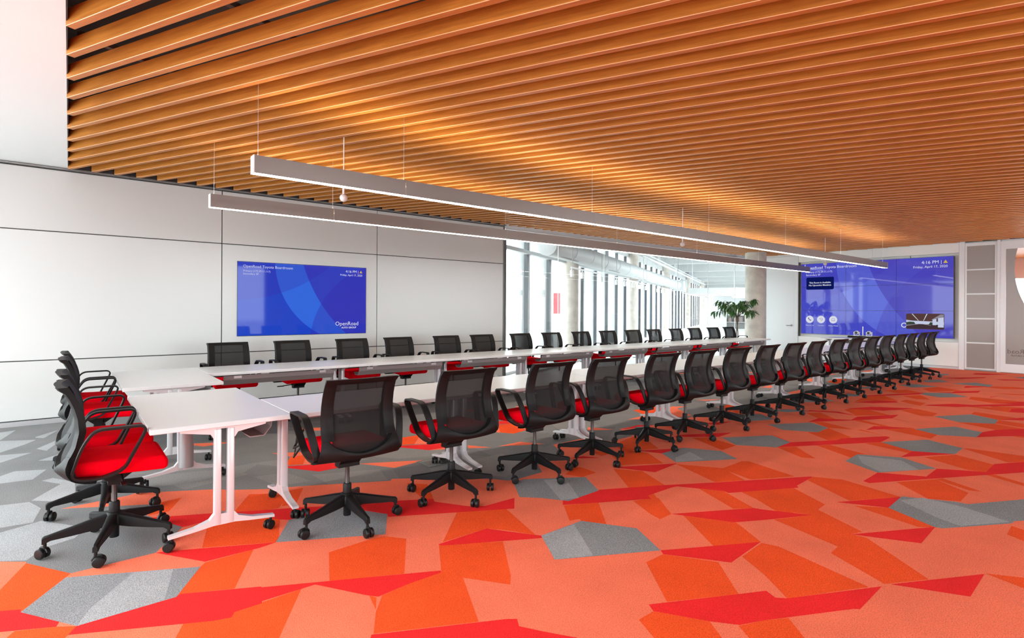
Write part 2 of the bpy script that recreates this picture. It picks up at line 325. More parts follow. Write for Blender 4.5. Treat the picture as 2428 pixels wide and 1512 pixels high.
SHARDS = [
('O',[(-0.26,3.72),(-0.32,3.5),(-0.24,3.45),(-0.17,3.41),(-0.17,3.38),(-0.01,3.67),(0.01,3.71),(-0.18,4.01)]),
('R',[(-0.33,3.28),(-0.23,3.23),(-0.04,3.13),(-0.03,3.17),(-0.17,3.38),(-0.17,3.41),(-0.24,3.45),(-0.36,3.5)]),
('O',[(-0.2,3.16),(-0.22,3.05),(-0.04,2.91),(-0.01,3.0),(0.0,3.02),(0.03,3.08),(-0.04,3.13),(-0.18,3.2)]),
('G',[(-0.17,3.38),(0.03,3.08),(0.41,3.09),(0.56,3.37),(-0.01,3.67)]),
('g',[(0.08,3.22),(0.03,3.08),(0.36,3.09),(0.44,3.43),(0.27,3.52)]),
('R',[(0.0,3.02),(0.51,2.75),(0.58,2.73),(0.6,2.77),(0.72,2.77),(0.76,2.94),(0.43,3.11),(0.41,3.09),(0.03,3.08)]),
('O',[(0.32,2.62),(0.66,2.35),(0.7,2.43),(0.91,2.79),(0.72,2.78),(0.6,2.77),(0.58,2.73),(0.4,2.81)]),
('R',[(0.59,3.42),(0.88,3.42),(0.97,3.44),(0.43,3.71),(0.39,3.72)]),
('O',[(0.59,3.41),(0.56,3.37),(0.41,3.09),(0.43,3.11),(0.65,3.0),(0.84,3.42)]),
('R',[(0.57,4.05),(0.72,4.06),(0.97,3.97),(1.1,3.79),(1.14,3.75),(1.52,3.75),(1.59,3.63),(1.7,3.44),(1.68,3.39),(2.45,2.98),(2.59,3.15),(2.32,3.15),(2.22,3.22),(2.08,3.45),(2.1,3.51),(1.7,3.73),(1.54,3.78),(1.27,3.94),(1.0,4.07),(0.78,4.19),(0.43,4.36)]),
('O',[(0.86,3.5),(0.97,3.44),(1.01,3.51),(1.04,3.62),(1.1,3.8),(0.97,3.98),(0.72,4.06),(0.61,3.63)]),
('O',[(1.15,4.01),(1.34,4.35),(1.09,4.31),(0.97,4.07)]),
('O',[(1.18,4.04),(1.27,4.02),(1.43,4.35),(1.29,4.35)]),
('O',[(0.42,4.42),(0.54,4.42),(0.65,4.68),(0.5,4.66)]),
('O',[(1.08,4.07),(1.19,4.37),(1.06,4.45),(0.83,4.02)]),
('R',[(0.57,4.05),(0.77,4.01),(0.97,3.98),(0.68,4.04)]),
('O',[(2.04,3.56),(2.09,3.47),(2.24,3.83),(2.12,3.95)]),
('G',[(1.54,3.14),(1.7,3.44),(1.51,3.75),(1.14,3.75),(0.97,3.44)]),
('O',[(1.05,2.78),(1.39,2.61),(1.61,3.0),(1.52,3.12),(1.43,3.13),(1.17,3.11)]),
('R',[(0.68,2.79),(0.91,2.79),(0.98,2.79),(1.14,2.53),(1.18,2.48),(1.36,2.5),(1.55,2.5),(1.56,2.52),(0.72,2.95)]),
('O',[(1.11,2.36),(1.03,2.21),(1.44,2.0),(1.61,2.38),(1.76,2.17),(1.82,2.24),(2.05,2.6),(1.72,2.8),(1.58,2.55),(1.55,2.5),(1.36,2.5),(1.2,2.48)]),
('O',[(1.12,2.38),(1.17,2.48),(1.15,2.52)]),
('R',[(1.73,2.78),(2.12,2.57),(2.27,2.49),(2.29,2.52),(2.16,2.71),(2.09,2.82),(1.72,2.81)]),
('O',[(1.76,2.82),(2.09,2.82),(2.17,2.72),(2.27,2.55),(2.39,2.97),(2.4,3.01),(2.09,3.17)]),
('R',[(0.96,2.12),(1.65,1.56),(1.7,1.64),(1.62,1.76),(1.56,1.86),(1.59,1.91),(1.55,1.94),(1.02,2.21)]),
('G',[(2.13,2.23),(2.7,1.93),(2.85,2.22),(2.66,2.53),(2.29,2.52)]),
('g',[(2.13,2.23),(2.34,2.13),(2.58,2.52),(2.29,2.52)]),
('O',[(2.66,2.53),(2.75,2.39),(3.0,2.68),(2.8,2.79)]),
('O',[(3.12,2.3),(3.1,2.22),(3.24,2.23),(3.44,2.48),(3.24,2.56)]),
('R',[(3.44,1.88),(3.63,1.78),(3.99,1.61),(3.82,1.88),(3.8,1.93),(3.24,2.23)]),
('O',[(3.0,1.77),(3.28,1.62),(3.45,1.87),(3.44,1.88),(3.32,2.09),(3.28,2.16)]),
('R',[(2.67,1.89),(2.88,1.59),(3.28,1.62),(2.7,1.93)]),
('O',[(2.25,1.57),(2.59,1.39),(2.83,1.64),(2.67,1.89),(2.51,1.89)]),
('R',[(2.13,1.56),(2.26,1.35),(2.34,1.25),(2.46,1.2),(2.89,0.98),(2.91,0.96),(3.24,0.97),(2.74,1.22),(2.7,1.26),(2.73,1.32),(2.59,1.39),(2.16,1.61)]),
('O',[(1.92,1.35),(2.14,1.18),(2.26,1.35),(2.13,1.56),(2.02,1.56)]),
('O',[(2.23,1.1),(2.41,0.96),(2.57,1.14),(2.46,1.2),(2.33,1.25)]),
('O',[(2.89,1.41),(2.74,1.22),(3.18,1.01),(3.3,1.52),(3.27,1.61),(3.0,1.59)]),
('O',[(3.89,1.8),(3.99,1.61),(3.7,1.74),(3.58,1.3),(3.45,1.29),(3.28,0.97),(3.52,0.84),(3.86,1.24),(3.84,1.32),(3.94,1.29),(4.13,1.63),(4.26,1.64),(4.35,1.77),(4.06,1.99),(3.97,1.95)]),
('R',[(4.03,1.0),(4.41,1.02),(3.84,1.32)]),
('R',[(3.47,0.66),(3.83,0.67),(3.3,0.95)]),
('O',[(4.32,1.09),(4.4,1.01),(4.57,1.33),(4.42,1.5)]),
('G',[(4.4,1.02),(4.42,0.98),(4.88,0.72),(4.96,0.71),(5.35,0.46),(6.04,0.52),(5.59,0.75),(5.12,0.99),(5.11,1.06),(4.93,1.35),(4.57,1.33)]),
('g',[(4.61,1.05),(4.56,0.92),(4.91,0.73),(5.02,1.01),(5.02,1.24),(4.82,1.33)]),
('O',[(4.49,0.48),(4.74,0.5),(4.83,0.71),(4.62,0.7)]),
('O',[(3.79,0.51),(3.78,0.36),(4.02,0.39),(3.94,0.53),(3.84,0.67)]),
('G',[(5.49,1.68),(6.05,1.39),(6.24,1.71),(6.03,2.02),(5.67,2.0)]),
('g',[(5.71,1.87),(5.53,1.67),(5.88,1.48),(6.12,1.68),(5.98,2.0)]),
('G',[(6.61,1.72),(6.81,1.42),(7.17,1.43),(7.33,1.77),(6.79,2.05)]),
('G',[(7.71,1.76),(7.92,1.46),(8.3,1.48),(8.44,1.76),(7.87,2.03)]),
('G',[(8.82,1.8),(9.05,1.49),(9.42,1.52),(9.62,1.83),(9.02,2.11)]),
('G',[(6.56,2.98),(6.76,2.67),(7.12,2.7),(7.27,2.96),(6.72,3.25)]),
('R',[(5.88,2.53),(6.79,2.05),(7.13,2.06),(7.16,2.11),(6.64,2.38),(6.51,2.38),(6.01,2.65),(5.67,2.64)]),
('R',[(6.81,1.42),(6.61,1.72),(6.25,1.72)]),
('R',[(5.1,1.62),(6.52,0.88),(6.75,0.74),(7.24,0.8),(6.98,0.94),(6.66,1.1),(6.27,1.09),(6.2,1.19),(6.05,1.39),(5.69,1.38),(5.49,1.68),(5.12,1.67)]),
('R',[(3.01,2.86),(2.83,2.88),(2.77,2.82),(3.01,2.69),(3.38,2.5),(3.42,2.56),(3.72,2.56),(3.78,2.55),(3.97,2.26),(3.96,2.21),(4.48,1.95),(4.52,1.93),(4.56,1.96),(4.91,1.98),(4.9,2.0),(4.12,2.41),(3.73,2.63),(3.23,2.88)]),
('O',[(4.51,1.56),(4.91,1.35),(5.03,1.79),(4.91,1.98),(4.78,1.97)]),
('O',[(4.48,1.95),(4.08,2.15),(3.86,1.79),(4.08,1.55),(4.13,1.64),(4.28,1.64),(4.46,1.92)]),
('R',[(4.57,1.33),(4.94,1.35),(4.91,1.35),(4.4,1.61)]),
('O',[(5.03,1.21),(5.15,1.04),(5.44,1.05),(5.66,1.31),(5.31,1.49)]),
('O',[(5.52,1.06),(5.56,0.99),(5.74,1.28),(5.66,1.31)]),
('O',[(6.22,1.2),(6.26,1.08),(6.63,1.1),(6.79,1.41),(6.43,1.58)]),
('O',[(6.83,1.03),(6.98,0.94),(7.29,0.8),(7.26,0.98),(7.21,1.38),(7.16,1.43)]),
('O',[(5.84,2.01),(6.03,2.02),(6.1,1.97),(6.22,2.34),(6.09,2.42)]),
('O',[(6.49,1.72),(6.61,1.72),(6.79,2.05),(6.59,2.14)]),
('O',[(5.47,2.31),(5.54,2.21),(5.86,2.53),(5.67,2.63)]),
('O',[(6.42,2.43),(6.56,2.36),(6.78,2.33),(7.1,2.69),(6.76,2.67),(6.66,2.75)]),
('O',[(7.11,2.69),(7.26,2.48),(7.44,2.88),(7.34,2.96)]),
('R',[(7.83,2.69),(8.41,2.41),(8.79,2.44),(8.17,2.74),(7.87,2.71),(7.64,3.02),(7.28,3.0)]),
('R',[(7.92,2.06),(7.67,2.39),(7.35,2.37)]),
('O',[(7.2,2.18),(7.32,2.41),(7.26,2.44)]),
('O',[(7.42,1.76),(7.71,1.77),(7.92,2.06),(7.57,2.25)]),
('O',[(7.71,2.29),(7.92,2.04),(7.79,2.24),(7.97,2.62),(7.85,2.67)]),
('O',[(8.25,2.11),(8.42,2.37),(8.41,2.41)]),
('R',[(8.25,3.03),(8.23,2.73),(8.36,3.04),(8.16,3.34),(8.06,3.33)]),
('O',[(7.64,3.02),(7.74,2.83),(8.09,3.17),(7.89,3.28)]),
('R',[(8.91,2.86),(9.14,2.59),(9.52,2.43),(9.26,2.82),(8.73,3.04)]),
('O',[(8.25,2.78),(8.65,2.5),(8.89,2.84),(8.75,3.04),(8.6,3.05)]),
('O',[(8.93,2.23),(9.02,2.12),(9.33,2.14),(9.52,2.42),(9.2,2.54)]),
('R',[(10.23,2.08),(11.12,1.5),(11.4,1.54),(10.5,2.07),(9.9,2.48)]),
('O',[(10.26,1.55),(10.35,1.4),(10.85,1.47),(10.37,2.02)]),
('R',[(10.43,1.24),(11.1,1.32),(10.65,1.57),(10.27,1.54)]),
('O',[(9.41,1.51),(9.76,1.32),(9.77,1.39),(9.9,1.85),(9.66,1.84)]),
('R',[(9.76,1.16),(10.15,1.21),(9.89,1.34),(9.45,1.52)]),
('O',[(8.59,1.41),(8.94,1.21),(9.05,1.5),(8.79,1.8)]),
('O',[(8.99,1.07),(9.32,1.11),(9.4,1.51),(9.09,1.5)]),
('R',[(8.22,1.29),(8.58,1.02),(9.17,1.09),(8.59,1.41),(8.3,1.48),(7.92,1.46)]),
('O',[(8.33,0.99),(8.68,1.03),(8.3,1.21)]),
('O',[(5.95,0.71),(6.05,0.72),(6.23,1.03),(6.16,1.07)]),
('G',[(11.08,2.51),(11.54,2.24),(11.82,2.54),(11.53,2.82),(11.26,2.83)]),
('G',[(13.42,2.28),(13.75,2.3),(13.99,2.6),(13.4,2.88)]),
('G',[(13.25,3.24),(13.66,2.94),(13.98,3.19),(13.57,3.35)]),
('G',[(12.12,3.17),(12.63,2.88),(12.77,3.27),(12.33,3.43)]),
('G',[(14.91,3.35),(15.24,3.28),(15.38,3.34),(15.23,3.61)]),
('G',[(11.15,3.73),(11.34,3.58),(11.6,3.56),(11.71,3.67),(11.39,3.76)]),
('G',[(9.98,3.5),(10.12,3.39),(10.33,3.41),(10.35,3.65)]),
('G',[(8.8,3.72),(8.87,3.62),(9.31,3.44),(9.46,3.66),(9.12,3.86)]),
('G',[(15.67,2.12),(16.21,1.94),(16.04,2.17),(15.8,2.29)]),
('R',[(10.23,3.31),(11.2,2.82),(11.53,2.82),(11.46,2.88),(10.19,3.4)]),
('R',[(9.56,2.99),(9.96,2.77),(10.09,2.85),(9.89,3.06),(9.4,3.22)]),
('R',[(8.85,2.86),(8.96,2.67),(9.54,2.47),(9.17,2.9),(8.74,3.06)]),
('R',[(11.82,2.54),(12.29,2.25),(12.62,2.27),(12.17,2.54),(11.95,2.54),(11.7,2.76)]),
('R',[(12.88,2.54),(13.42,2.28),(13.21,2.59),(12.96,2.58)]),
('R',[(15.84,2.79),(16.49,2.46),(16.14,3.0),(15.76,2.99)]),
('R',[(14.5,2.93),(15.11,2.67),(15.37,2.67),(14.8,2.99),(14.36,3.23)]),
('R',[(14.89,2.33),(15.25,2.06),(15.39,2.08),(15.01,2.46)]),
('R',[(10.18,2.1),(10.67,1.86),(10.51,2.21),(9.98,2.47)]),
('R',[(11.72,2.0),(12.12,1.94),(11.83,2.01)]),
('R',[(11.34,1.53),(11.83,1.42),(11.63,1.57),(11.05,1.85)]),
('O',[(9.52,3.23),(9.88,3.07),(10.16,2.83),(10.56,3.15),(10.23,3.31)]),
('O',[(11.73,2.8),(12.35,2.47),(12.61,2.89),(12.11,3.0)]),
('O',[(11.05,1.85),(11.63,1.57),(11.6,2.21),(11.26,2.18)]),
('O',[(10.1,2.79),(9.86,2.47),(10.22,2.49),(10.38,2.79)]),
('O',[(10.23,1.54),(10.91,1.47),(10.68,1.83)]),
('O',[(13.25,2.07),(13.72,1.64),(13.76,2.02),(13.32,2.54)]),
('O',[(12.43,1.83),(12.67,1.52),(12.66,1.71),(12.45,2.07)]),
('O',[(11.08,3.1),(11.47,2.87),(11.71,3.13),(11.26,3.36)]),
('O',[(10.57,2.7),(10.69,2.55),(11.13,2.78),(10.78,2.95)]),
('O',[(3.45,2.77),(3.73,2.63),(3.9,2.98),(3.75,3.18)]),
('R',[(3.96,2.89),(4.35,2.93),(3.78,3.22)]),
('O',[(4.12,2.42),(4.36,2.29),(4.49,2.51),(4.42,2.27),(4.8,2.08),(4.94,2.56),(4.89,2.6),(4.54,2.59),(4.32,2.92)]),
('O',[(3.01,2.69),(2.9,2.75),(2.77,2.81),(2.6,2.58),(2.85,2.52)]),
('O',[(3.12,2.31),(3.23,2.23),(3.49,2.56),(3.42,2.56),(3.38,2.5),(3.24,2.56)]),
('O',[(3.67,2.01),(3.8,1.93),(3.97,2.26),(3.87,2.41)]),
('O',[(3.9,1.8),(3.99,1.63),(4.35,1.78),(4.48,1.95),(4.06,2.16)]),
('G',[(4.37,2.96),(4.93,2.66),(5.08,2.92),(4.89,3.23),(4.53,3.23)]),
('g',[(4.37,2.96),(4.66,2.85),(4.8,3.09),(4.51,3.06)]),
('G',[(5.43,2.95),(5.67,2.64),(6.01,2.65),(6.17,2.93),(5.62,3.22)]),
('O',[(5.99,2.67),(6.02,2.65),(6.21,2.92),(6.23,2.97)]),
('O',[(5.48,2.32),(5.6,2.29),(5.84,2.51),(5.67,2.62)]),
('O',[(5.12,2.93),(5.41,2.94),(5.51,3.32),(5.35,3.42)]),
('R',[(5.62,3.26),(5.95,3.28),(5.36,3.59),(5.22,3.57)]),
('R',[(4.53,3.23),(4.85,3.23),(4.42,3.45)]),
('O',[(3.9,3.21),(4.25,3.01),(4.44,3.33),(4.36,3.52),(4.08,3.48)]),
('O',[(4.43,3.76),(4.3,3.52),(4.66,3.36),(4.88,3.67),(4.86,3.85)]),
('R',[(3.7,3.66),(3.78,3.59),(3.93,3.5),(3.84,3.64)]),
('O',[(3.99,3.53),(4.18,3.55),(4.02,3.74)]),
('O',[(3.3,3.33),(3.36,3.19),(3.55,3.2),(3.56,3.38),(3.53,3.43)]),
('R',[(5.34,4.09),(5.55,4.09),(5.42,4.21),(5.03,4.18)]),
('O',[(5.79,3.67),(6.22,3.74),(5.91,3.81),(5.57,3.94)]),
('R',[(6.21,3.61),(6.54,3.61),(6.1,3.8)]),
('G',[(6.57,3.69),(6.76,3.48),(7.1,3.33),(7.32,3.63),(7.02,3.82)]),
('G',[(7.75,3.45),(8.11,3.33),(7.99,3.56),(7.63,3.79)]),
('O',[(7.13,3.87),(7.49,3.85),(7.24,4.0)]),
('G',[(2.63,3.14),(2.74,3.03),(2.86,2.85),(3.21,2.87),(3.38,3.17),(2.93,3.45),(2.81,3.43)]),
('g',[(2.83,2.9),(2.97,2.85),(3.23,3.26),(3.05,3.33)]),
('C',[(0.98,6.4),(1.06,6.27),(1.37,6.28),(0.99,6.48)]),
('C',[(2.17,6.33),(2.26,6.27),(2.32,6.42),(2.02,6.57)]),
('C',[(1.63,5.35),(1.75,5.32),(1.8,5.43),(1.53,5.58)]),
('O',[(1.64,5.0),(1.71,5.16),(1.76,5.32),(1.63,5.33),(1.51,5.07)]),
('C',[(2.08,4.81),(1.76,5.28),(1.64,5.0)]),
('R',[(1.49,4.99),(1.68,4.7),(2.05,4.72),(2.08,4.79),(1.5,5.04)]),
('C',[(2.24,4.4),(2.59,4.45),(2.05,4.72)]),
('O',[(2.57,5.15),(2.79,5.04),(3.05,5.38),(2.71,5.38)]),
('C',[(3.06,4.85),(3.1,4.91),(3.01,5.32),(2.79,5.04)]),
('R',[(2.6,5.04),(2.79,4.74),(3.07,4.73),(3.14,4.84),(2.62,5.09)]),
('C',[(3.03,4.62),(3.07,4.73),(2.79,4.74)]),
('R',[(4.04,5.31),(4.23,5.22),(4.29,5.4),(4.13,5.43)]),
('O',[(3.83,4.92),(3.92,4.78),(4.14,4.83),(4.23,5.22),(4.06,5.26)]),
('C',[(3.83,4.91),(4.06,5.26),(4.03,5.29),(3.78,5.01)]),
('C',[(4.22,4.79),(4.19,4.96),(4.14,4.83)]),
('C',[(3.88,4.21),(3.73,4.45),(3.43,4.44)]),
('C',[(3.21,4.67),(3.14,4.56),(3.35,4.44)]),
('C',[(4.7,4.38),(4.99,4.22),(4.84,4.5)]),
('C',[(5.01,6.05),(5.15,6.01),(5.22,6.1),(5.0,6.1)]),
('C',[(5.78,4.39),(5.96,4.53),(5.57,4.5)]),
('O',[(6.0,4.54),(6.65,4.67),(6.68,4.83),(6.15,4.87)]),
('C',[(6.17,4.2),(6.47,4.14),(6.87,4.71),(6.24,4.66)]),
('C',[(6.69,4.57),(7.07,4.59),(6.86,4.7)]),
('C',[(7.7,4.68),(8.1,4.6),(7.65,4.82)]),
('C',[(9.99,4.66),(10.46,4.89),(9.84,4.9)]),
('C',[(9.85,6.57),(10.01,6.59),(9.81,6.69)]),
('C',[(11.95,6.13),(12.22,6.19),(12.0,6.3)]),
('O',[(7.16,3.99),(7.84,4.1),(7.87,4.31),(7.3,4.26)]),
('C',[(9.37,4.03),(9.91,4.09),(10.27,4.31),(9.49,4.29)]),
('C',[(11.45,4.64),(12.28,4.85),(11.62,4.92)]),
('O',[(11.52,4.21),(12.4,4.34),(12.64,4.58),(11.69,4.46)]),
('C',[(14.22,4.45),(15.13,4.65),(14.37,4.76)]),
('g',[(-0.68,8.05),(-0.56,7.87),(-0.47,8.4),(-0.6,8.34)]),
('g',[(-0.28,7.79),(-0.21,7.71),(-0.09,8.13),(-0.28,7.84)]),
('g',[(-0.64,7.33),(-0.52,7.19),(-0.35,7.47),(-0.27,7.66),(-0.56,7.82)]),
('g',[(-0.6,6.79),(-0.48,6.73),(-0.28,7.01),(-0.51,7.07)]),
('g',[(-0.17,7.02),(-0.09,7.36),(-0.11,7.49),(-0.25,7.17)]),
('g',[(-0.11,6.54),(-0.08,6.78),(-0.22,6.61)]),
('g',[(-0.53,6.04),(-0.42,5.94),(-0.23,5.92),(-0.15,6.21),(-0.36,6.31),(-0.44,6.2)]),
('g',[(-0.05,5.63),(-0.21,5.28),(-0.06,5.14),(0.04,5.29),(0.04,5.62),(-0.1,5.87),(-0.17,5.83)]),
('g',[(-0.5,5.26),(-0.46,4.79),(-0.34,4.75),(-0.18,4.74),(-0.15,5.04),(-0.22,5.25),(-0.38,5.29)]),
('g',[(-0.18,4.05),(-0.11,4.2),(0.03,4.26),(0.09,4.42),(-0.14,4.74),(-0.33,4.65),(-0.42,4.6),(-0.38,4.19)]),
('h',[(0.7,4.87),(1.09,4.98),(1.37,5.32),(0.96,5.31),(0.58,5.24)]),
('h',[(1.29,4.52),(1.54,4.48),(1.45,4.84),(1.2,4.89)]),
('h',[(1.62,4.32),(2.04,4.12),(2.12,4.45),(1.6,4.65)]),
('d',[(2.13,4.08),(2.39,3.96),(2.52,4.33),(2.21,4.38)]),
('h',[(2.7,3.79),(2.86,3.59),(3.28,3.74),(3.29,4.19),(2.93,4.19)]),
('h',[(4.35,4.39),(4.98,4.46),(5.3,5.04),(4.67,5.02)]),
('d',[(3.78,4.12),(4.1,4.21),(4.27,4.59),(3.84,4.53)]),
('d',[(4.38,4.16),(4.57,3.96),(5.15,4.33),(4.69,4.39)]),
]
# ------------------------------------------------------------------ floor: carpet with woven shards
fl = struct(MB().bx(XW - .12, XF + .25, YB - .2, YW + .02, -.06, 0).build('floor', 'carpet_base', None, False))
def carpet_piece(poly, code, z):
    me = bpy.data.meshes.new('carpet_piece'); n = len(poly)
    me.from_pydata([(x, y, z) for x, y in poly], [], [tuple(range(n))])
    me.materials.append(M['carpet_' + code]); me.update()
    if me.polygons[0].normal.z < 0: me.flip_normals()
    return link('carpet_piece', me, fl)
PIECES = [(CORAL_ZONE, 'C', -1)]
LAYER = {'h': -3, 'd': -2, 'g': 6, 'C': 1, 'O': 2, 'R': 3, 'G': 5}
for code, poly in SHARDS: PIECES.append((poly, code, LAYER[code] if not (code == 'g' and poly[0][1] > 4.2) else -2))
def add_piece(p, c, l): PIECES.append((p, c, l))
rs = random.Random(3)
def rand_shard(cx, cy, L, w, ang):
    ca, sa = math.cos(ang), math.sin(ang)
    pts = [(-L/2, rs.uniform(-.3, .3)*w), (-L*.2, -w/2), (L*.35, -w*.4), (L/2, rs.uniform(-.2, .2)*w), (L*.1, w/2), (-L*.3, w*.35)]
    return [(cx + a*ca - b*sa, cy + a*sa + b*ca) for a, b in pts]
for i in range(46):                                   # grey field between the tables and along the screen wall
    x, y = rs.uniform(-2.4, 15.4), rs.uniform(4.5, 8.3)
    add_piece(rand_shard(x, y, rs.uniform(.5, 1.1), rs.uniform(.2, .4), rs.choice((-.45, -.4, 2.1))), rs.choice('hhdd'), -4)
for i in range(14):
    x, y = rs.uniform(4.0, 15.4), rs.uniform(4.5, 8.2)
    add_piece(rand_shard(x, y, rs.uniform(.35, .6), .12, -.4), rs.choice('COC'), 0)
for i in range(34):                                   # the carpet goes on behind the camera
    x, y = rs.uniform(-2.4, 15.2), rs.uniform(-3.6, 1.0)
    if x*.6257 + y*.78 > 2.0: continue
    add_piece(rand_shard(x, y, rs.uniform(.6, 1.1), rs.uniform(.2, .45), rs.choice((-.45, .5, 2.1))), rs.choice('OORG'), 4)
PIECES.sort(key=lambda q: q[2])
done = []
for poly, code, l in PIECES:                          # each piece lies a hair above those it may overlap
    bb = (min(q[0] for q in poly), max(q[0] for q in poly), min(q[1] for q in poly), max(q[1] for q in poly))
    z = .0003
    for b2, z2 in done:
        if bb[0] < b2[1] and bb[1] > b2[0] and bb[2] < b2[3] and bb[3] > b2[2]: z = max(z, z2 + .00006)
    done.append((bb, z)); carpet_piece(poly, code, z)

# ------------------------------------------------------------------ ceiling: plenum, slats, carrier rails, bulkhead
ce = struct(MB().bx(XW, XF, YB, YW, ZP, ZP + .1).build('ceiling', 'plenum', None, False))
NV, DV = Vector((.903, .4296)), Vector((-.4296, .903))
SP, S0, SWID, SH = .2057, 1.803, .050, .098
def clip_line(s):
    t0, t1 = -60., 60.
    for a, b, lo, hi in ((NV.x*s, DV.x, -.002, XF - .10), (NV.y*s, DV.y, YB + .05, YW - .135)):
        u, v = sorted(((lo - a)/b, (hi - a)/b)); t0, t1 = max(t0, u), min(t1, v)
    return t0, t1
ang = math.atan2(DV.y, DV.x)
k = -22
while True:
    s = S0 + SP*k; k += 1
    if s > 20.2: break
    t0, t1 = clip_line(s)
    if t1 - t0 < .15: continue
    L = t1 - t0; w = SWID/2; c = .0026
    prof = [(-w, SH), (-w, c), (-w + c, 0), (w - c, 0), (w, c), (w, SH)]
    m = MB().prism(prof, 0, L, 'YZ')
    me = m.mesh('ceiling_slat', ['slat_wood', 'slat_edge'], False)
    for p in me.polygons:
        if abs(abs(p.normal.z) - .707) < .1: p.material_index = 1
    o = link('ceiling_slat', me, ce)
    p = NV*s + DV*t0
    o.location = (p.x, p.y, ZS); o.rotation_euler = (0, 0, ang)
for j in range(-3, 16):                               # black carriers the slats hang from
    t = j*1.22 - 2.0
    a = NV*.6 + DV*t
    lo, hi = .6, 20.
    for base, dv, l, h_ in ((DV.x*t, NV.x, .04, XF - .15), (DV.y*t, NV.y, YB + .1, YW - .2)):
        u, v = sorted(((l - base)/dv, (h_ - base)/dv)); lo, hi = max(lo, u), min(hi, v)
    if hi - lo < .5: continue
    o = MB().bx(0, hi - lo, -.02, .02, 0, .035).build('carrier_rail', 'joint_dark', ce, False)
    p = NV*lo + DV*t; o.location = (p.x, p.y, ZS + SH + .002); o.rotation_euler = (0, 0, math.atan2(NV.y, NV.x))
bh = struct(MB().bx(XW, -.024, YB, YW, ZB, ZP).build('ceiling_bulkhead', 'bulkhead_white', None, False))
MB().bx(-.0235, -.016, YB, YW - .04, ZB + .004, ZP).build('edge_plate', 'joint_dark', bh, False)

# ------------------------------------------------------------------ left wall with the recessed panels
def slab(name, x0, x1, y0, y1, z0, z1, m, parent=None): return MB().bx(x0, x1, y0, y1, z0, z1).build(name, m, parent, False)
wl = struct(slab('wall_left', XW, 6.824, YW + .02, YW + .16, 0, ZP, 'joint_dark'))
XS = [XW, -.70, 1.685, 4.059, 6.779]; ZR = [.062, .766, 2.325, 3.076]; G = .006
for i in range(4):
    for j in range(3):
        m = MB().rbox(XS[i] + G, XS[i+1] - (G if i < 3 else 0), YW, YW + .0195, ZR[j] + G, ZR[j+1] - G, .002, 1)
        m.build('wall_panel', 'wall_glass_board' if j == 1 else 'wall_white', wl, False)
slab('end_trim', 6.780, 6.824, YW - .004, YW + .0195, 0, 3.076, 'track_grey', wl)
b = struct(slab('baseboard_left', XW, 6.824, YW - .012, YW + .02, 0, .058, 'aluminium'))
t = struct(slab('trim_1', XW, 6.824, YW - .03, YW + .02, 3.080, 3.089, 'track_grey'))
for z0, z1, m in ((3.090, 3.094, 'aluminium'), (3.095, 3.106, 'track_grey')): slab('track_rail', XW, 6.824, YW - .03, YW + .02, z0, z1, m, t)
slab('upper_fascia', -.015, 6.824, YW - .03, YW + .019, 3.108, ZP, 'plenum', t)

# ------------------------------------------------------------------ glass partition to the side hall
hd = struct(MB().bx(6.825, 16.80, YW - .045, YW + .05, 3.015, 3.032).build('trim_2', 'frame_white', None, False))
MB().prism([(YW - .06, 3.158), (YW + .02, 3.158), (YW + .32, 3.033), (YW + .051, 3.033), (YW - .06, 3.10)], 6.845, 16.80, 'YZ').build('head_soffit', 'white_paint', hd, False)
slab('upper_fascia', 6.845, 16.80, YW - .05, YW - .02, 3.160, ZP, 'plenum', hd)
slab('sill_channel', 6.845, 16.80, YW - .02, YW + .02, 0, .025, 'frame_white', hd)
w1 = struct(slab('window_1', 6.825, 6.844, YW - .03, YW + .03, .0, 3.014, 'track_grey'))
PX = [6.846, 8.32, 9.82, 11.31, 12.80, 14.29, 15.79, 16.83]
for i in range(7):
    slab('pane', PX[i] + .002, PX[i+1] - .002, YW - .006, YW + .006, .026, 3.014, 'clear_glass', w1)
    if i: slab('silicone_joint', PX[i] - .0055, PX[i] - .0025 + .003, YW - .0075, YW + .0075, .026, 3.014, 'frame_white', w1)

# ------------------------------------------------------------------ far wall: door, panels, recess for the video wall, frosted window, glazed door
wf = struct(MB().bx(XF + .13, XF + .25, 2.72, YW + .02, 0, ZP).bx(XF + .13, XF + .25, YB, 1.34, 0, ZP).bx(XF + .13, XF + .25, 1.34, 2.72, 3.06, ZP).build('wall_far', 'far_wall_white', None, False))
struct(slab('floor', XF + .251, 23.0, -1.0, 5.5, -.06, 0, 'carpet_C')); struct(slab('ceiling', XF + .251, 23.0, -1.0, 5.5, 3.08, 3.2, 'slat_wood'))
nr = struct(slab('wall_next_room', 22.9, 23.0, -1.0, 5.5, 0, 1.1, 'far_wall_white'))
for x0, x1, y0, y1, z0, z1 in ((22.9, 23.0, -1.0, 5.5, 2.45, 3.08), (XF + .251, 22.9, -1.1, -1.0, 0, 3.08), (XF + .251, 22.9, 5.5, 5.6, 0, 3.08)): slab('sky_block_wall', x0, x1, y0, y1, z0, z1, 'far_wall_white', nr)  # walls added to shut out sky light that overlit this room's ceiling
FW = 'far_wall_white'
def fp(name, y0, y1, z0, z1, m=FW, x0=0.0, x1=.129, parent=wf): return MB().rbox(XF + x0, XF + x1, y0, y1, z0, z1, .003, 1).build(name, m, parent, False)
fp('wall_panel', 3.452, 7.228, .062, .656); fp('wall_panel', 3.452, 5.30, 2.846, 3.10); fp('wall_panel', 5.306, 7.228, 2.846, 3.10)
fp('wall_panel', 8.20, YW - .01, 0, 3.10); fp('wall_panel', 3.452, 7.228, 3.106, ZP, 'plenum')
fp('recess_edge', 7.213, 7.228, .657, 2.845, 'track_grey'); fp('recess_edge', 3.452, 3.462, .657, 2.845)
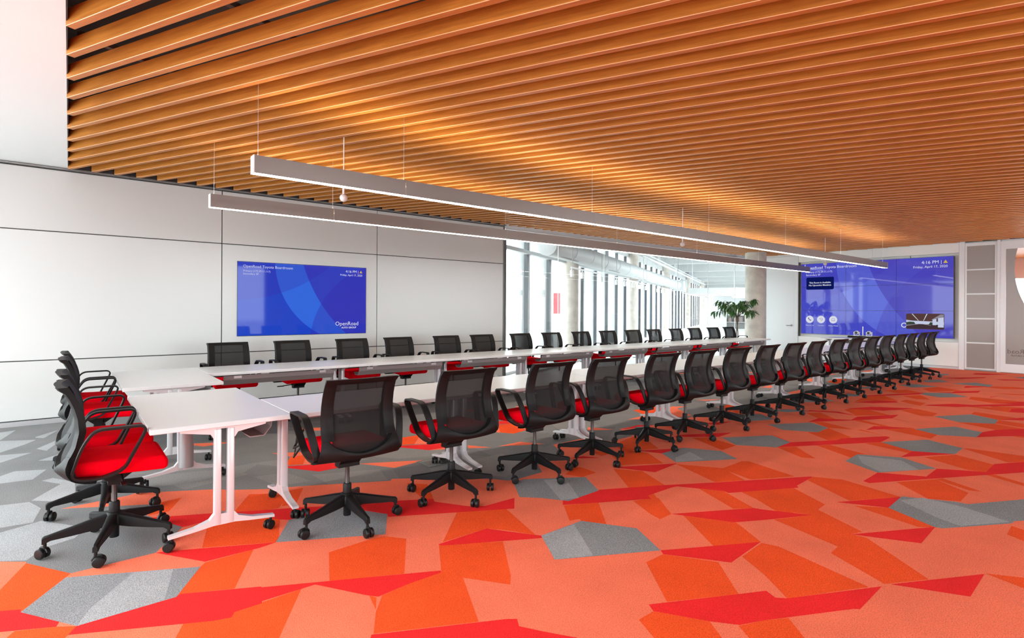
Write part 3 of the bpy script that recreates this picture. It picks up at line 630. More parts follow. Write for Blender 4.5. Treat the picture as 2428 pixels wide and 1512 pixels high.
fp('recess_seam', 5.715, 5.72, 2.78, 2.845, 'joint_dark', .10); fp('recess_seam', 4.47, 4.475, 2.78, 2.845, 'joint_dark', .10)
b = struct(slab('baseboard_far', XF - .004, XF + .13, 3.452, 7.228, 0, .058, 'aluminium'))
tr = struct(slab('trim_3', XF - .01, XF + .13, 7.232, 7.338, 0, 3.10, 'frame_white'))
tr = struct(slab('trim_4', XF - .012, XF + .13, 3.343, 3.448, 0, 3.10, 'frame_white'))
tr = struct(slab('trim_5', XF - .02, XF + .13, 7.341, 8.197, 3.045, 3.10, 'frame_white'))
d1 = struct(MB().rbox(XF + .005, XF + .05, 7.345, 8.195, .01, 3.04, .003, 1).build('door_1', 'frame_white', None, False))
hn = MB(); hn.cyl((XF + .006, 7.416, .97), (XF - .012, 7.416, .97), .028, n=20); hn.cyl((XF - .01, 7.416, .97), (XF - .06, 7.416, .97), .010, n=12)
hn.tube([(XF - .055, 7.41, .97), (XF - .06, 7.45, .97), (XF - .058, 7.55, .968)], .0095, 10)
hn.build('handle', 'chrome', d1)
w2 = struct(MB().bx(XF - .008, XF + .04, 3.303, 3.338, .03, 3.06).bx(XF - .008, XF + .04, 2.752, 2.788, .03, 3.06).build('window_2', 'frame_white', None, False))
zb = [.048, .662, 1.243, 1.833, 2.415, 3.00]
for i, z in enumerate(zb): slab('rail', XF - .006, XF + .038, 2.788, 3.303, z - .016, z + (.016 if i < 5 else .06), 'frame_white', w2)
for i in range(5): slab('frosted_pane', XF + .010, XF + .020, 2.788, 3.303, zb[i] + .017, zb[i+1] - .017, 'frosted', w2)
slab('back_panel', XF + .06, XF + .12, 2.74, 3.34, 0, 3.09, 'wall_white', w2)
tr = struct(MB().bx(XF - .02, XF + .13, 2.708, 2.748, 0, 3.09).bx(XF - .010, XF + .13, 2.690, 2.707, 0, 3.09).build('trim_6', 'frame_white', None, False))
d2 = struct(MB().bx(XF - .004, XF + .04, 2.596, 2.687, .01, 3.05).bx(XF - .004, XF + .04, 1.35, 1.43, .01, 3.05)
            .bx(XF - .004, XF + .04, 1.43, 2.596, 2.868, 3.05).bx(XF - .004, XF + .04, 1.43, 2.596, .01, .202).build('door_2', 'frame_white', None, False))
slab('door_glass', XF + .012, XF + .018, 1.43, 2.596, .202, 2.868, 'clear_glass', d2)
# frosted film with a large round clear opening
pts = [(2.595, .203), (2.595, 2.867)]
for i in range(31):
    z = 2.867 - (2.867 - .37)*i/30; pts.append((max(1.432, .397 + math.sqrt(max(0, 2.05**2 - (z - 2.41)**2))), z))
pts.append((1.432, .203))
me = bpy.data.meshes.new('frosted_film'); me.from_pydata([(XF + .0105, y, z) for y, z in pts], [], [tuple(range(len(pts)))]); me.materials.append(M['frosted']); link('frosted_film', me, d2)
# lettering seen from behind, so mirrored
mt = Matrix.Translation((XF + .0085, 1.945, .452)) @ Matrix(((0, 0, 1, 0), (1, 0, 0, 0), (0, 1, 0, 0), (0, 0, 0, 1)))
text('door_lettering', 'OpenRoad', .142, mt, 'etched_text', d2, 'LEFT')
mt2 = Matrix.Translation((XF + .0085, 2.14, .385)) @ Matrix(((0, 0, 1, 0), (1, 0, 0, 0), (0, 1, 0, 0), (0, 0, 0, 1)))
text('door_lettering', 'AUTO GROUP', .056, mt2, 'etched_text', d2, 'LEFT', .001)
wr = struct(slab('wall_far_side', XF, XF + .129, YB, 1.345, 0, ZP, 'wall_white'))
slab('door_header', XF + .01, XF + .129, 1.35, 3.34, 3.10, ZP, 'plenum', wr)

# ------------------------------------------------------------------ window wall on the left, out of frame, and the back wall with its windows
ww = struct(MB().bx(XW - .12, XW, YB, YW, 0, .06).bx(XW - .12, XW, YB, YW, 3.06, ZP).build('wall_window_side', 'frame_white', None, False))
y = YB; i = 0
while y < YW - .2:
    y2 = min(y + 1.57, YW)
    slab('mullion', XW - .11, XW - .01, y - .03, y + .03, .06, 3.06, 'mullion_dark', ww)
    slab('pane', XW - .066, XW - .054, y + .03, y2 - .03, .06, 3.06, 'window_glass', ww); y = y2
WIN = ((2.6, 5.6), (9.8, 13.1), (13.3, 16.6))
m = MB().bx(XW, XF, YB - .2, YB, 2.9, ZP).bx(XW, XF, YB - .2, YB, 0, .12)
for x0, x1 in ((XW, 2.6), (5.6, 9.8), (13.1, 13.3), (16.6, XF)): m.bx(x0, x1, YB - .2, YB, .12, 2.9)
wb = struct(m.build('wall_back', 'wall_white', None, False))
for x0, x1 in WIN:
    xm = (x0 + x1)/2
    for a_, b_ in ((x0, xm), (xm, x1)):
        slab('pane', a_ + .03, b_ - .03, YB - .11, YB - .10, .15, 2.87, 'window_glass', wb)
        slab('window_frame', b_ - .03, b_ + .03, YB - .14, YB - .07, .12, 2.9, 'frame_white', wb)

# ------------------------------------------------------------------ side hall behind the glass: facade at an angle, columns, duct, pipes
EV = Vector((.895, .446)); NI = Vector((.446, -.895)); FA = Vector((7.256, 9.127)); EA = math.atan2(EV.y, EV.x)
def fac(s, o, z): p = FA + EV*s + NI*o; return Vector((p.x, p.y, z))
def fbox(name, s0, s1, o0, o1, z0, z1, m, parent=None):
    c = fac((s0+s1)/2, (o0+o1)/2, (z0+z1)/2)
    return MB().box(c, (s1 - s0, abs(o1 - o0), z1 - z0), 0, EA).build(name, m, parent, False)
S1 = 47.0; ZH = 4.3
hf = MB().add([(6.7, YW + .02, -.002), (17.09, YW + .02, -.002), fac(S1, 12.8, -.002), fac(S1, 0, -.002), fac(-.6, 0, -.002)], [(0, 1, 2, 3, 4)]).build('floor', 'floor_pale', None, False); struct(hf)
hc = MB().add([(6.7, YW + .17, ZH), (17.09, YW + .17, ZH), fac(S1, 12.8, ZH), fac(S1, 0, ZH), fac(-.6, 0, ZH)], [(0, 1, 2, 3, 4)]).build('ceiling', 'hall_white', None, False); struct(hc)
for s in (6, 12, 18, 24, 30, 36, 42): fbox('beam', s, s + .5, .3, min(10, 1.2 + s*.5), 3.75, ZH - .01, 'hall_white', hc)
struct(slab('wall_above_glass', 6.845, XF + .25, YW + .10, YW + .16, 3.16, ZH, 'hall_white'))
fa = struct(fbox('wall_facade', -.8, S1, -.06, .04, 3.55, ZH + .1, 'hall_white'))
fbox('sill', -.8, S1, -.10, .16, 0, .10, 'frame_white', fa); fbox('sill_step', -.8, S1, .16, .45, 0, .045, 'hall_white', fa)
fbox('transom', -.8, S1, -.02, .10, 2.68, 2.76, 'hall_white', fa)
s = -.37
while s < S1 - 1:
    fbox('mullion', s - .025, s + .025, -.05, .045, .10, 3.55, 'mullion_dark', fa)
    fbox('mullion_fin', s + .0255, s + .15, -.05, .03, .10, 3.55, 'hall_white', fa)
    if s + .15 + 1.26 < S1: fbox('pane', s + .152, s + 1.43, -.03, -.02, .10, 3.55, 'window_glass', fa)
    s += 1.455
for s in (2.6, 4.2, 9.1, 10.87, 12.58, 14.4, 19.0, 21.0, 26.0, 28.0, 33.0):          # white columns standing outside the glass
    c = fac(s, -.9, 0); o = MB().cyl(c, c + Vector((0, 0, 4.4)), .24, n=20).build('outside_column', 'hall_white', fa)
nm = ['nearest', 'second nearest', 'middle', 'second farthest', 'farthest']
for i, (x, s) in enumerate(((1351, 3.86), (1499, 11.95), (1577, 20.53), (1629, 30.7), (1664, 41.3))):
    c = fac(s, .14, 0); m = MB()
    m.lathe([(.24, 0), (.24, 1.02), (.235, 1.023), (.235, 1.037), (.24, 1.04), (.24, ZH - .002)], 32, c)
    o = m.build('concrete_column', 'concrete'); tag(o, nm[i] + ' of the round concrete columns along the hall windows', 'column', 'concrete columns along the hall facade')
struct(fbox('wall_hall_end', S1, S1 + .1, -.2, 13, 0, ZH + .1, 'hall_white'))
# end wall panel joints
ew = struct(fbox('wall_hall_panel', S1 - 3.0, S1 - 2.9, .9, 3.4, 0, 3.6, 'hall_white'))
for z in (1.1, 1.9, 2.7): fbox('panel_joint', S1 - 3.02, S1 - 3.001, .9, 3.4, z, z + .015, 'track_grey', ew)
# outside: ground, far trees, signs
gd = struct(MB().add([(-60, -60, -.3), (90, -60, -.3), (90, 110, -.3), (-60, 110, -.3)], [(0, 1, 2, 3)]).build('ground_outside', 'floor_pale', None, False))
# ------------------------------------------------------------------ office chair (faces +X, origin on the floor under the column)
def grid_solid(front, back, mask):
    """closed shell from two point grids and a cell mask"""
    nu, nv = len(front), len(front[0]); m = MB()
    idx = lambda i, j, side: side*nu*nv + i*nv + j
    vs = [front[i][j] for i in range(nu) for j in range(nv)] + [back[i][j] for i in range(nu) for j in range(nv)]
    fs = []
    inc = lambda i, j: 0 <= i < nu-1 and 0 <= j < nv-1 and mask(i, j)
    for i in range(nu-1):
        for j in range(nv-1):
            if not mask(i, j): continue
            fs.append((idx(i,j,0), idx(i+1,j,0), idx(i+1,j+1,0), idx(i,j+1,0)))
            fs.append((idx(i,j,1), idx(i,j+1,1), idx(i+1,j+1,1), idx(i+1,j,1)))
            if not inc(i-1, j): fs.append((idx(i,j,0), idx(i,j+1,0), idx(i,j+1,1), idx(i,j,1)))
            if not inc(i+1, j): fs.append((idx(i+1,j,0), idx(i+1,j,1), idx(i+1,j+1,1), idx(i+1,j+1,0)))
            if not inc(i, j-1): fs.append((idx(i,j,0), idx(i,j,1), idx(i+1,j,1), idx(i+1,j,0)))
            if not inc(i, j+1): fs.append((idx(i,j+1,0), idx(i+1,j+1,0), idx(i+1,j+1,1), idx(i,j+1,1)))
    used = sorted({q for f in fs for q in f}); mp = {q: n for n, q in enumerate(used)}
    m.add([vs[q] for q in used], [tuple(mp[q] for q in f) for f in fs]); return m
PROF = [(.455, -.150), (.475, -.166), (.505, -.184), (.54, -.190), (.59, -.179), (.645, -.154), (.728, -.137), (.80, -.143), (.86, -.158), (.91, -.178), (.95, -.200), (.976, -.217)]
def prof_x(z):
    for (z0, x0), (z1, x1) in zip(PROF, PROF[1:]):
        if z <= z1: t = (z - z0)/(z1 - z0); return x0 + (x1 - x0)*t
    return PROF[-1][1]
def back_pt(u, z, off=0.0):
    bow = .052 - .022*min(1, max(0, (z - .55)/.42))
    hw = .232 - .008*max(0, (z - .60)/.37)
    if z < .60: hw += (.60 - z)*.22
    x = prof_x(z) - bow*(1 - u*u)
    y = u*hw
    n = Vector((1, -u*bow*2/hw*1.0, 0)).normalized()        # plan normal, towards the sitter
    return Vector((x, y, z)) - n*off
CH = {}
def chair_meshes():
    # back frame: stiles, top rail
    us = [-1 + 2*i/20 for i in range(21)]; zs = [.598 + .377*j/22 for j in range(23)]
    def th(u, z): return .034 if abs(u) > .72 else .022
    F = [[back_pt(u, z, 0) for z in zs] for u in us]; B = [[back_pt(u, z, th(u, z) + (.012 if z > .945 else 0)) for z in zs] for u in us]
    CH['backrest'] = grid_solid(F, B, lambda i, j: i < 3 or i >= 17 or j >= 20).mesh('backrest', 'black_plastic')
    # mesh panel, its lower edge bowed down in the middle
    us2 = [-.76 + 1.52*i/12 for i in range(13)]; m = MB(); vs = []
    for u in us2:
        z0 = .498 + .10*u*u
        for j in range(15): vs.append(back_pt(u, z0 + (.956 - z0)*j/14, .008))
    m.add(vs, [(i*15+j, (i+1)*15+j, (i+1)*15+j+1, i*15+j+1) for i in range(12) for j in range(14)])
    CH['mesh_panel'] = m.mesh('mesh_panel', 'mesh_fabric')
    # shell (tub) under the back, wrapping below the seat
    us3 = [-1 + 2*i/28 for i in range(29)]; F = []; B = []
    for u in us3:
        au = abs(u); zt = .514 + .105*u*u if au < .75 else .573 + (.600 - .573)*min(1, (au - .75)/.08)
        rf, rb = [], []
        for j in range(13):
            t = j/12
            if t < .6:
                z = zt - (zt - .474)*t/.6; p = back_pt(u, z, 0); q = back_pt(u, z, .036 + .010*math.sin(min(1, t/.6)*PI)*(1 - .5*au))
            else:
                s_ = (t - .6)/.4; p0 = back_pt(u, .474, 0); q0 = back_pt(u, .474, .036); k = .6 + .4*(1 - u*u)
                p = p0 + Vector((.13*s_*k, 0, .004 - .012*s_)); q = q0 + Vector((.170*s_*k*(1 - .25*(1 - s_)), 0, -.026*math.sin(s_*PI/2)))
            rf.append(p); rb.append(q)
        F.append(rf); B.append(rb)
    CH['shell'] = grid_solid(F, B, lambda i, j: True).mesh('shell', 'black_plastic')
    # arm loop: flat band
    loop = [(-.198, .515), (-.188, .555), (-.170, .617), (-.148, .672), (-.122, .715), (-.104, .733), (-.078, .744), (-.045, .746), (.02, .746), (.088, .746), (.110, .742), (.123, .729), (.123, .710), (.105, .665), (.070, .590), (.042, .530), (.022, .507), (-.005, .491), (-.075, .472), (-.143, .474), (-.187, .489)]
    for side, nm in ((-1, 'arm_right'), (1, 'arm_left')):
        pts = spline([(x, 0, z) for x, z in loop], 3, True); m = MB(); N = len(pts); vs = []
        cen = Vector((-.03, 0, .61))
        for k, p in enumerate(pts):
            t = (pts[(k+1) % N] - pts[k-1]).normalized(); n = Vector((t.z, 0, -t.x))
            if (p - cen).dot(n) < 0: n = -n
            y = .262 + .050*(p.z - .47)/.275
            w = .023
            for dn, dy in ((-.006, -w), (.006, -w), (.006, w), (-.006, w)): vs.append(p + n*dn + Vector((0, side*(y) + dy, 0)))
        fs = [(k*4+a, k*4+(a+1) % 4, ((k+1) % N)*4+(a+1) % 4, ((k+1) % N)*4+a) for k in range(N) for a in range(4)]
        m.add(vs, fs); CH[nm] = m.mesh('armrest', 'charcoal_plastic')
    # seat cushion
    m = MB(); m.rbox(-.212, .247, -.238, .238, .470, .556, .036, 5)
    vs = []
    for x, y, z in m.v:
        if x > .08: z -= (x - .08)**2*.75
        y *= 1 - .10*max(0, -x - .02)/.2
        if z > .51: z -= .010*max(0, 1 - (y/.2)**2 - ((x)/.25)**2)
        vs.append((x, y, z))
    m.v = vs; CH['seat'] = m.mesh('seat', 'seat_fabric')
    m = MB(); m.prism([(-.12, .474), (.13, .474), (.11, .450), (.035, .395), (.035, .372), (-.035, .372), (-.035, .395), (-.10, .450)], -.07, .07, 'XZ')
    CH['mechanism'] = m.mesh('mechanism', 'black_plastic', False)
    m = MB(); m.tube([(.03, -.06, .425), (.03, -.20, .415)], .006, 8); m.box((.03, -.232, .412), (.026, .075, .010)); CH['lever'] = m.mesh('lever', 'black_plastic')
    m = MB(); m.lathe([(.014, .385), (.014, .25), (.0145, .249)], 16); CH['gas_lift'] = m.mesh('gas_lift', 'steel_dark')
    m = MB(); m.lathe([(.0235, .046), (.0245, .05), (.0245, .14), (.028, .145), (.0275, .250), (.023, .258)], 20); CH['column'] = m.mesh('column', 'black_plastic')
    m = MB(); m.lathe([(.044, .118), (.050, .135), (.047, .175), (.034, .196), (.030, .198)], 24); CH['hub'] = m.mesh('hub', 'black_plastic')
    # one base leg along +X
    m = MB(); secs = [(.030, .026, .122, .190), (.10, .022, .112, .176), (.20, .017, .104, .152), (.290, .0145, .100, .132), (.318, .0135, .086, .127), (.328, .012, .086, .118)]
    vs = []
    for x, w, z0, z1 in secs: vs += [(x, -w, z0), (x, w, z0), (x, w*.92, z1 - .006), (x, w*.5, z1), (x, -w*.5, z1), (x, -w*.92, z1 - .006)]
    n = 6; fs = [(k*n+a, k*n+(a+1) % n, (k+1)*n+(a+1) % n, (k+1)*n+a) for k in range(len(secs)-1) for a in range(n)] + [tuple(range(n-1, -1, -1)), tuple((len(secs)-1)*n+a for a in range(n))]
    m.add(vs, fs); CH['leg'] = m.mesh('leg', 'black_plastic')
    # caster: stem, hood, two wheels (origin at the stem, on the floor)
    m = MB(); m.cyl((0, 0, .060), (0, 0, .098), .0085, n=10)
    for s_ in (-1, 1):
        m.lathe([(.006, s_*.005), (.027, s_*.006), (.0295, s_*.009), (.0295, s_*.022), (.026, s_*.026), (.017, s_*.0275), (.004, s_*.0275)], 20, (.016, 0, .0315), 'Y')
    m.box((.012, 0, .050), (.040, .012, .026)); m.tube([(.016, 0, .0315) , (.016, .001, .0315)], .004, 6)
    m.tube([Vector((.016 - .034*math.cos(a), 0, .0315 + .034*math.sin(a))) for a in (.2, .6, 1.0, 1.5, 1.9)], .006, 6)
    CH['caster'] = m.mesh('caster', 'rubber')
chair_meshes()
rc = random.Random(11)
def make_chair(x, y, yaw, base_ang, label, group):
    r = empty('office_chair', (x, y, 0.0017), yaw); tag(r, label, 'chair', group)
    for nm in ('seat', 'mechanism', 'lever', 'gas_lift', 'column', 'hub', 'shell'): link(nm, CH[nm], r)
    b = link('backrest', CH['backrest'], r); link('mesh_panel', CH['mesh_panel'], b)
    link('armrest', CH['arm_right'], r); link('armrest', CH['arm_left'], r)
    for k in range(5):
        a = base_ang + 2*PI*k/5
        l = link('leg', CH['leg'], r); l.rotation_euler = (0, 0, a)
        c = link('caster', CH['caster'], l); c.location = (.314, 0, 0); c.rotation_euler = (0, 0, rc.uniform(-2.4, 2.4))
    return r
NEAR = [(1.43, 3.48), (2.25, 3.49), (3.09, 3.49), (3.82, 3.50), (4.66, 3.51), (5.35, 3.51), (6.14, 3.52), (6.90, 3.53), (7.69, 3.54), (8.40, 3.54), (9.22, 3.55), (9.98, 3.56), (10.74, 3.56), (11.50, 3.57), (12.35, 3.59), (13.06, 3.60), (13.76, 3.60), (14.41, 3.59)]
for i, (x, y) in enumerate(NEAR):
    make_chair(x, y, PI/2 + rc.uniform(-.03, .03), PI/5 + rc.uniform(-.06, .06), 'black mesh chair, red seat, back to camera, %s from left in the near row' % ORD[i], 'chairs along the near table row')
FARX = [1.54, 2.32, 3.14, 3.88, 4.72, 5.44, 6.29, 7.05, 7.84, 8.63, 9.44, 10.19, 11.03, 11.80, 12.63, 13.38]
for i, x in enumerate(FARX):
    make_chair(x, 7.28, -PI/2 + rc.uniform(-.04, .04), PI/5 + rc.uniform(-.08, .08), 'black mesh chair facing camera behind the far table row, %s from left' % ORD[i], 'chairs along the far table row')
for i, (x, y, a) in enumerate(((.212, 4.006, PI), (.207, 4.732, PI + .15), (.205, 6.0, .3), (.212, 6.76, .1))):
    make_chair(x, y, 0 + (.0, .03, -.03, .02)[i], a, 'black mesh chair with red seat seen side-on at the table end, %s from front' % ORD[i], 'chairs at the left table end')

# ------------------------------------------------------------------ folding table (long axis X, origin on the floor under the centre)
TL, TW, TH, TT = 1.514, .768, .722, .029
TB = {}
def table_meshes():
    m = MB(); m.rbox(-TL/2, TL/2, -TW/2, TW/2, TH - TT, TH, .003, 1); TB['table_top'] = m.mesh('table_top', 'table_white', False)
    m = MB()                                     # one end frame: twin posts, foot, bracket (plane across the table)
    for y0 in (-.036, .036): m.rbox(-.022, .022, y0 - .020, y0 + .020, .10, .680, .008, 2)
    TB['post_pair'] = m.mesh('post_pair', 'silver_paint')
    m = MB(); foot = [(-.29, .074), (-.29, .090), (-.16, .108), (-.08, .135), (-.056, .165), (.056, .165), (.08, .135), (.16, .108), (.29, .090), (.29, .074), (.15, .088), (.06, .100), (-.06, .100), (-.15, .088)]
    m.prism(foot, -.020, .020, 'YZ'); TB['foot'] = m.mesh('foot', 'silver_paint', False)
    m = MB(); br = [(-.235, .6925), (-.235, .678), (-.075, .650), (-.058, .622), (-.02, .622), (-.02, .68), (.02, .68), (.02, .622), (.058, .622), (.075, .650), (.235, .678), (.235, .6925)]
    m.prism(br, -.018, .018, 'YZ'); TB['bracket'] = m.mesh('bracket', 'silver_paint', False)
    m = MB(); m.cyl((0, 0, .055), (0, 0, .078), .008, n=10)
    for s_ in (-1, 1): m.lathe([(.005, s_*.005), (.026, s_*.006), (.0285, s_*.009), (.0285, s_*.021), (.024, s_*.025), (.004, s_*.0255)], 18, (.012, 0, .030), 'Y')
    m.box((.010, 0, .046), (.03, .010, .02)); TB['caster'] = m.mesh('caster', 'rubber')
    m = MB(); L = .60; t = .004                   # cable tray: open trough
    sec = [(-.095, .678), (-.088, .630), (-.045, .575), (.045, .575), (.075, .600), (.075, .604), (.040, .581), (-.041, .581), (-.083, .633), (-.090, .678)]
    m.prism([(y, z) for y, z in sec], -L, L, 'YZ'); TB['cable_tray'] = m.mesh('cable_tray', 'tray_grey', False)
    m = MB()
    for x in (-.46, .46): m.box((x, -.094, .660), (.075, .006, .026)); m.cyl((x - .025, -.098, .660), (x - .025, -.102, .660), .005, n=8); m.cyl((x + .025, -.098, .660), (x + .025, -.102, .660), .005, n=8)
    TB['tray_clip'] = m.mesh('tray_clip', 'aluminium')
table_meshes()
def make_table(x, y, yaw, label, group, tray=1, cables=False, cover=False):
    r = empty('folding_table', (x, y, 0.0017), yaw); tag(r, label, 'table', group)
    link('table_top', TB['table_top'], r)
    for sx in (-1, 1):
        p = link('post_pair', TB['post_pair'], r); p.location = (sx*(TL/2 - .05), 0, 0)
        f = link('foot', TB['foot'], r); f.location = (sx*(TL/2 - .05), 0, 0)
        b = link('bracket', TB['bracket'], r); b.location = (sx*(TL/2 - .05), 0, 0)
        for sy in (-1, 1):
            c = link('caster', TB['caster'], f); c.location = (0, sy*.272, 0); c.rotation_euler = (0, 0, rc.uniform(-3, 3))
    if tray:
        t = link('cable_tray', TB['cable_tray'], r); t.location = (0, tray*-.215, 0)
        c = link('tray_clip', TB['tray_clip'], t)
        if tray < 0: t.rotation_euler = (0, 0, PI)
    if cables:
        for dx, dz in ((0, .30), (.04, .36)):
            pts = spline([(-.50 + dx, tray*-.215, .60), (-.53 + dx, tray*-.215, .48), (-.56, tray*-.20, dz + .01), (-.585, tray*-.12, dz + .02), (-.545, tray*-.05, .42)], 6)
            MB().tube(pts, .007, 8).build('cable', 'cable_black', r)
    if cover:
        m = MB(); m.lathe([(.052, .13), (.052, .65)], 24); o = m.build('cable_cover', 'tray_grey', r); o.location = (TL/2 - .05 - .045, .0, 0)
    return r
for i in range(9):
    make_table(1.122 + TL/2 + 1.5175*i, 4.012 + .008*i, 0.005, 'white folding table, %s from left in the near row' % ORD[i], 'tables of the near row', -1, i in (0, 3))
for i in range(8):
    make_table(1.122 + TL/2 + 1.5175*i, 6.755 - .006*i, -.004, 'white folding table, %s from left in the far row' % ORD[i], 'tables of the far row', 1)
make_table(.734, 4.388, PI/2, 'white folding table closing the left end, nearest the camera', 'tables at the left end', 1, False, True)
make_table(.734, 6.39, PI/2, 'white folding table closing the left end, nearest the screen wall', 'tables at the left end', 1)
make_table(15.45, 5.14, PI/2, 'white folding table carrying the conference cameras under the video wall', 'tables at the right end', 1)

# ------------------------------------------------------------------ linear pendant lamps
def pendant(y0, x0, x1, label, wires):
    z0, hgt, wid = 2.42, .133, .088
    r = empty('linear_pendant_lamp', ((x0+x1)/2, y0 + wid/2, z0)); tag(r, label, 'pendant lamp', 'linear pendant lamps over the tables')
    cx = (x0+x1)/2; hl = (x1-x0)/2
    brk = [x0] + [w for w in wires[1:-1]] + [x1]
    for a, b in zip(brk, brk[1:]):
        m = MB(); w = wid/2
        m.bx(a - cx + .001, b - cx - .001, -w, -w + .006, 0, hgt); m.bx(a - cx + .001, b - cx - .001, w - .006, w, 0, hgt)
        m.bx(a - cx + .001, b - cx - .001, -w + .006, w - .006, hgt*.5, hgt*.55)
        m.build('housing_section', 'lamp_housing', r, False)
    MB().bx(-hl + .004, hl - .004, -wid/2 + .006, wid/2 - .006, .001, .006).build('lens', 'lens_light', r, False)
    MB().bx(-hl + .03, hl - .03, -wid/2 + .016, wid/2 - .016, hgt*.6, hgt*.64).build('uplight_strip', 'uplight', r, False)
    for sx in (-1, 1): MB().bx(sx*hl - .003, sx*hl + .003, -wid/2 - .001, wid/2 + .001, -.001, hgt + .001).build('end_cap', 'lamp_cap', r, False)
    for wx in wires:
        m = MB(); m.cyl((wx - cx, 0, hgt - .02), (wx - cx, 0, 3.30 - z0), .0018, n=6); m.cyl((wx - cx, 0, hgt - .02), (wx - cx, 0, hgt + .02), .005, n=8); m.box((wx - cx, 0, hgt - .02), (.02, wid - .014, .006)); m.build('suspension_wire', 'aluminium', r)
pendant(4.365, 1.062, 14.88, 'long grey pendant light bar hanging over the near table row', (1.10, 2.32, 4.79, 7.30, 9.76, 12.20, 14.66))
pendant(6.14, 1.09, 15.00, 'long grey pendant light bar hanging nearer the screen wall', (1.13, 2.35, 4.89, 7.35, 9.81, 12.34, 14.80))
# hanging ball microphones
for i, (x, w) in enumerate(((2.10, 'nearest the camera'), (7.89, 'in the middle'), (13.6, 'nearest the video wall'))):
    r = empty('ceiling_microphone', (x, 5.24, 2.465)); tag(r, 'white ball microphone hanging between the light bars, %s' % w, 'microphone', 'hanging ball microphones')
    m = MB(); pr = [(.038*math.sin(PI*k/10) + 1e-4, .038 - .038*math.cos(PI*k/10)) for k in range(11)]; m.lathe(pr, 20); m.build('ball', 'white_paint', r)
    m = MB(); m.cyl((0, 0, .074), (0, 0, .15), .011, n=10); m.cyl((0, 0, .15), (0, 0, .72), .0045, n=8); m.build('stem', 'white_paint', r)

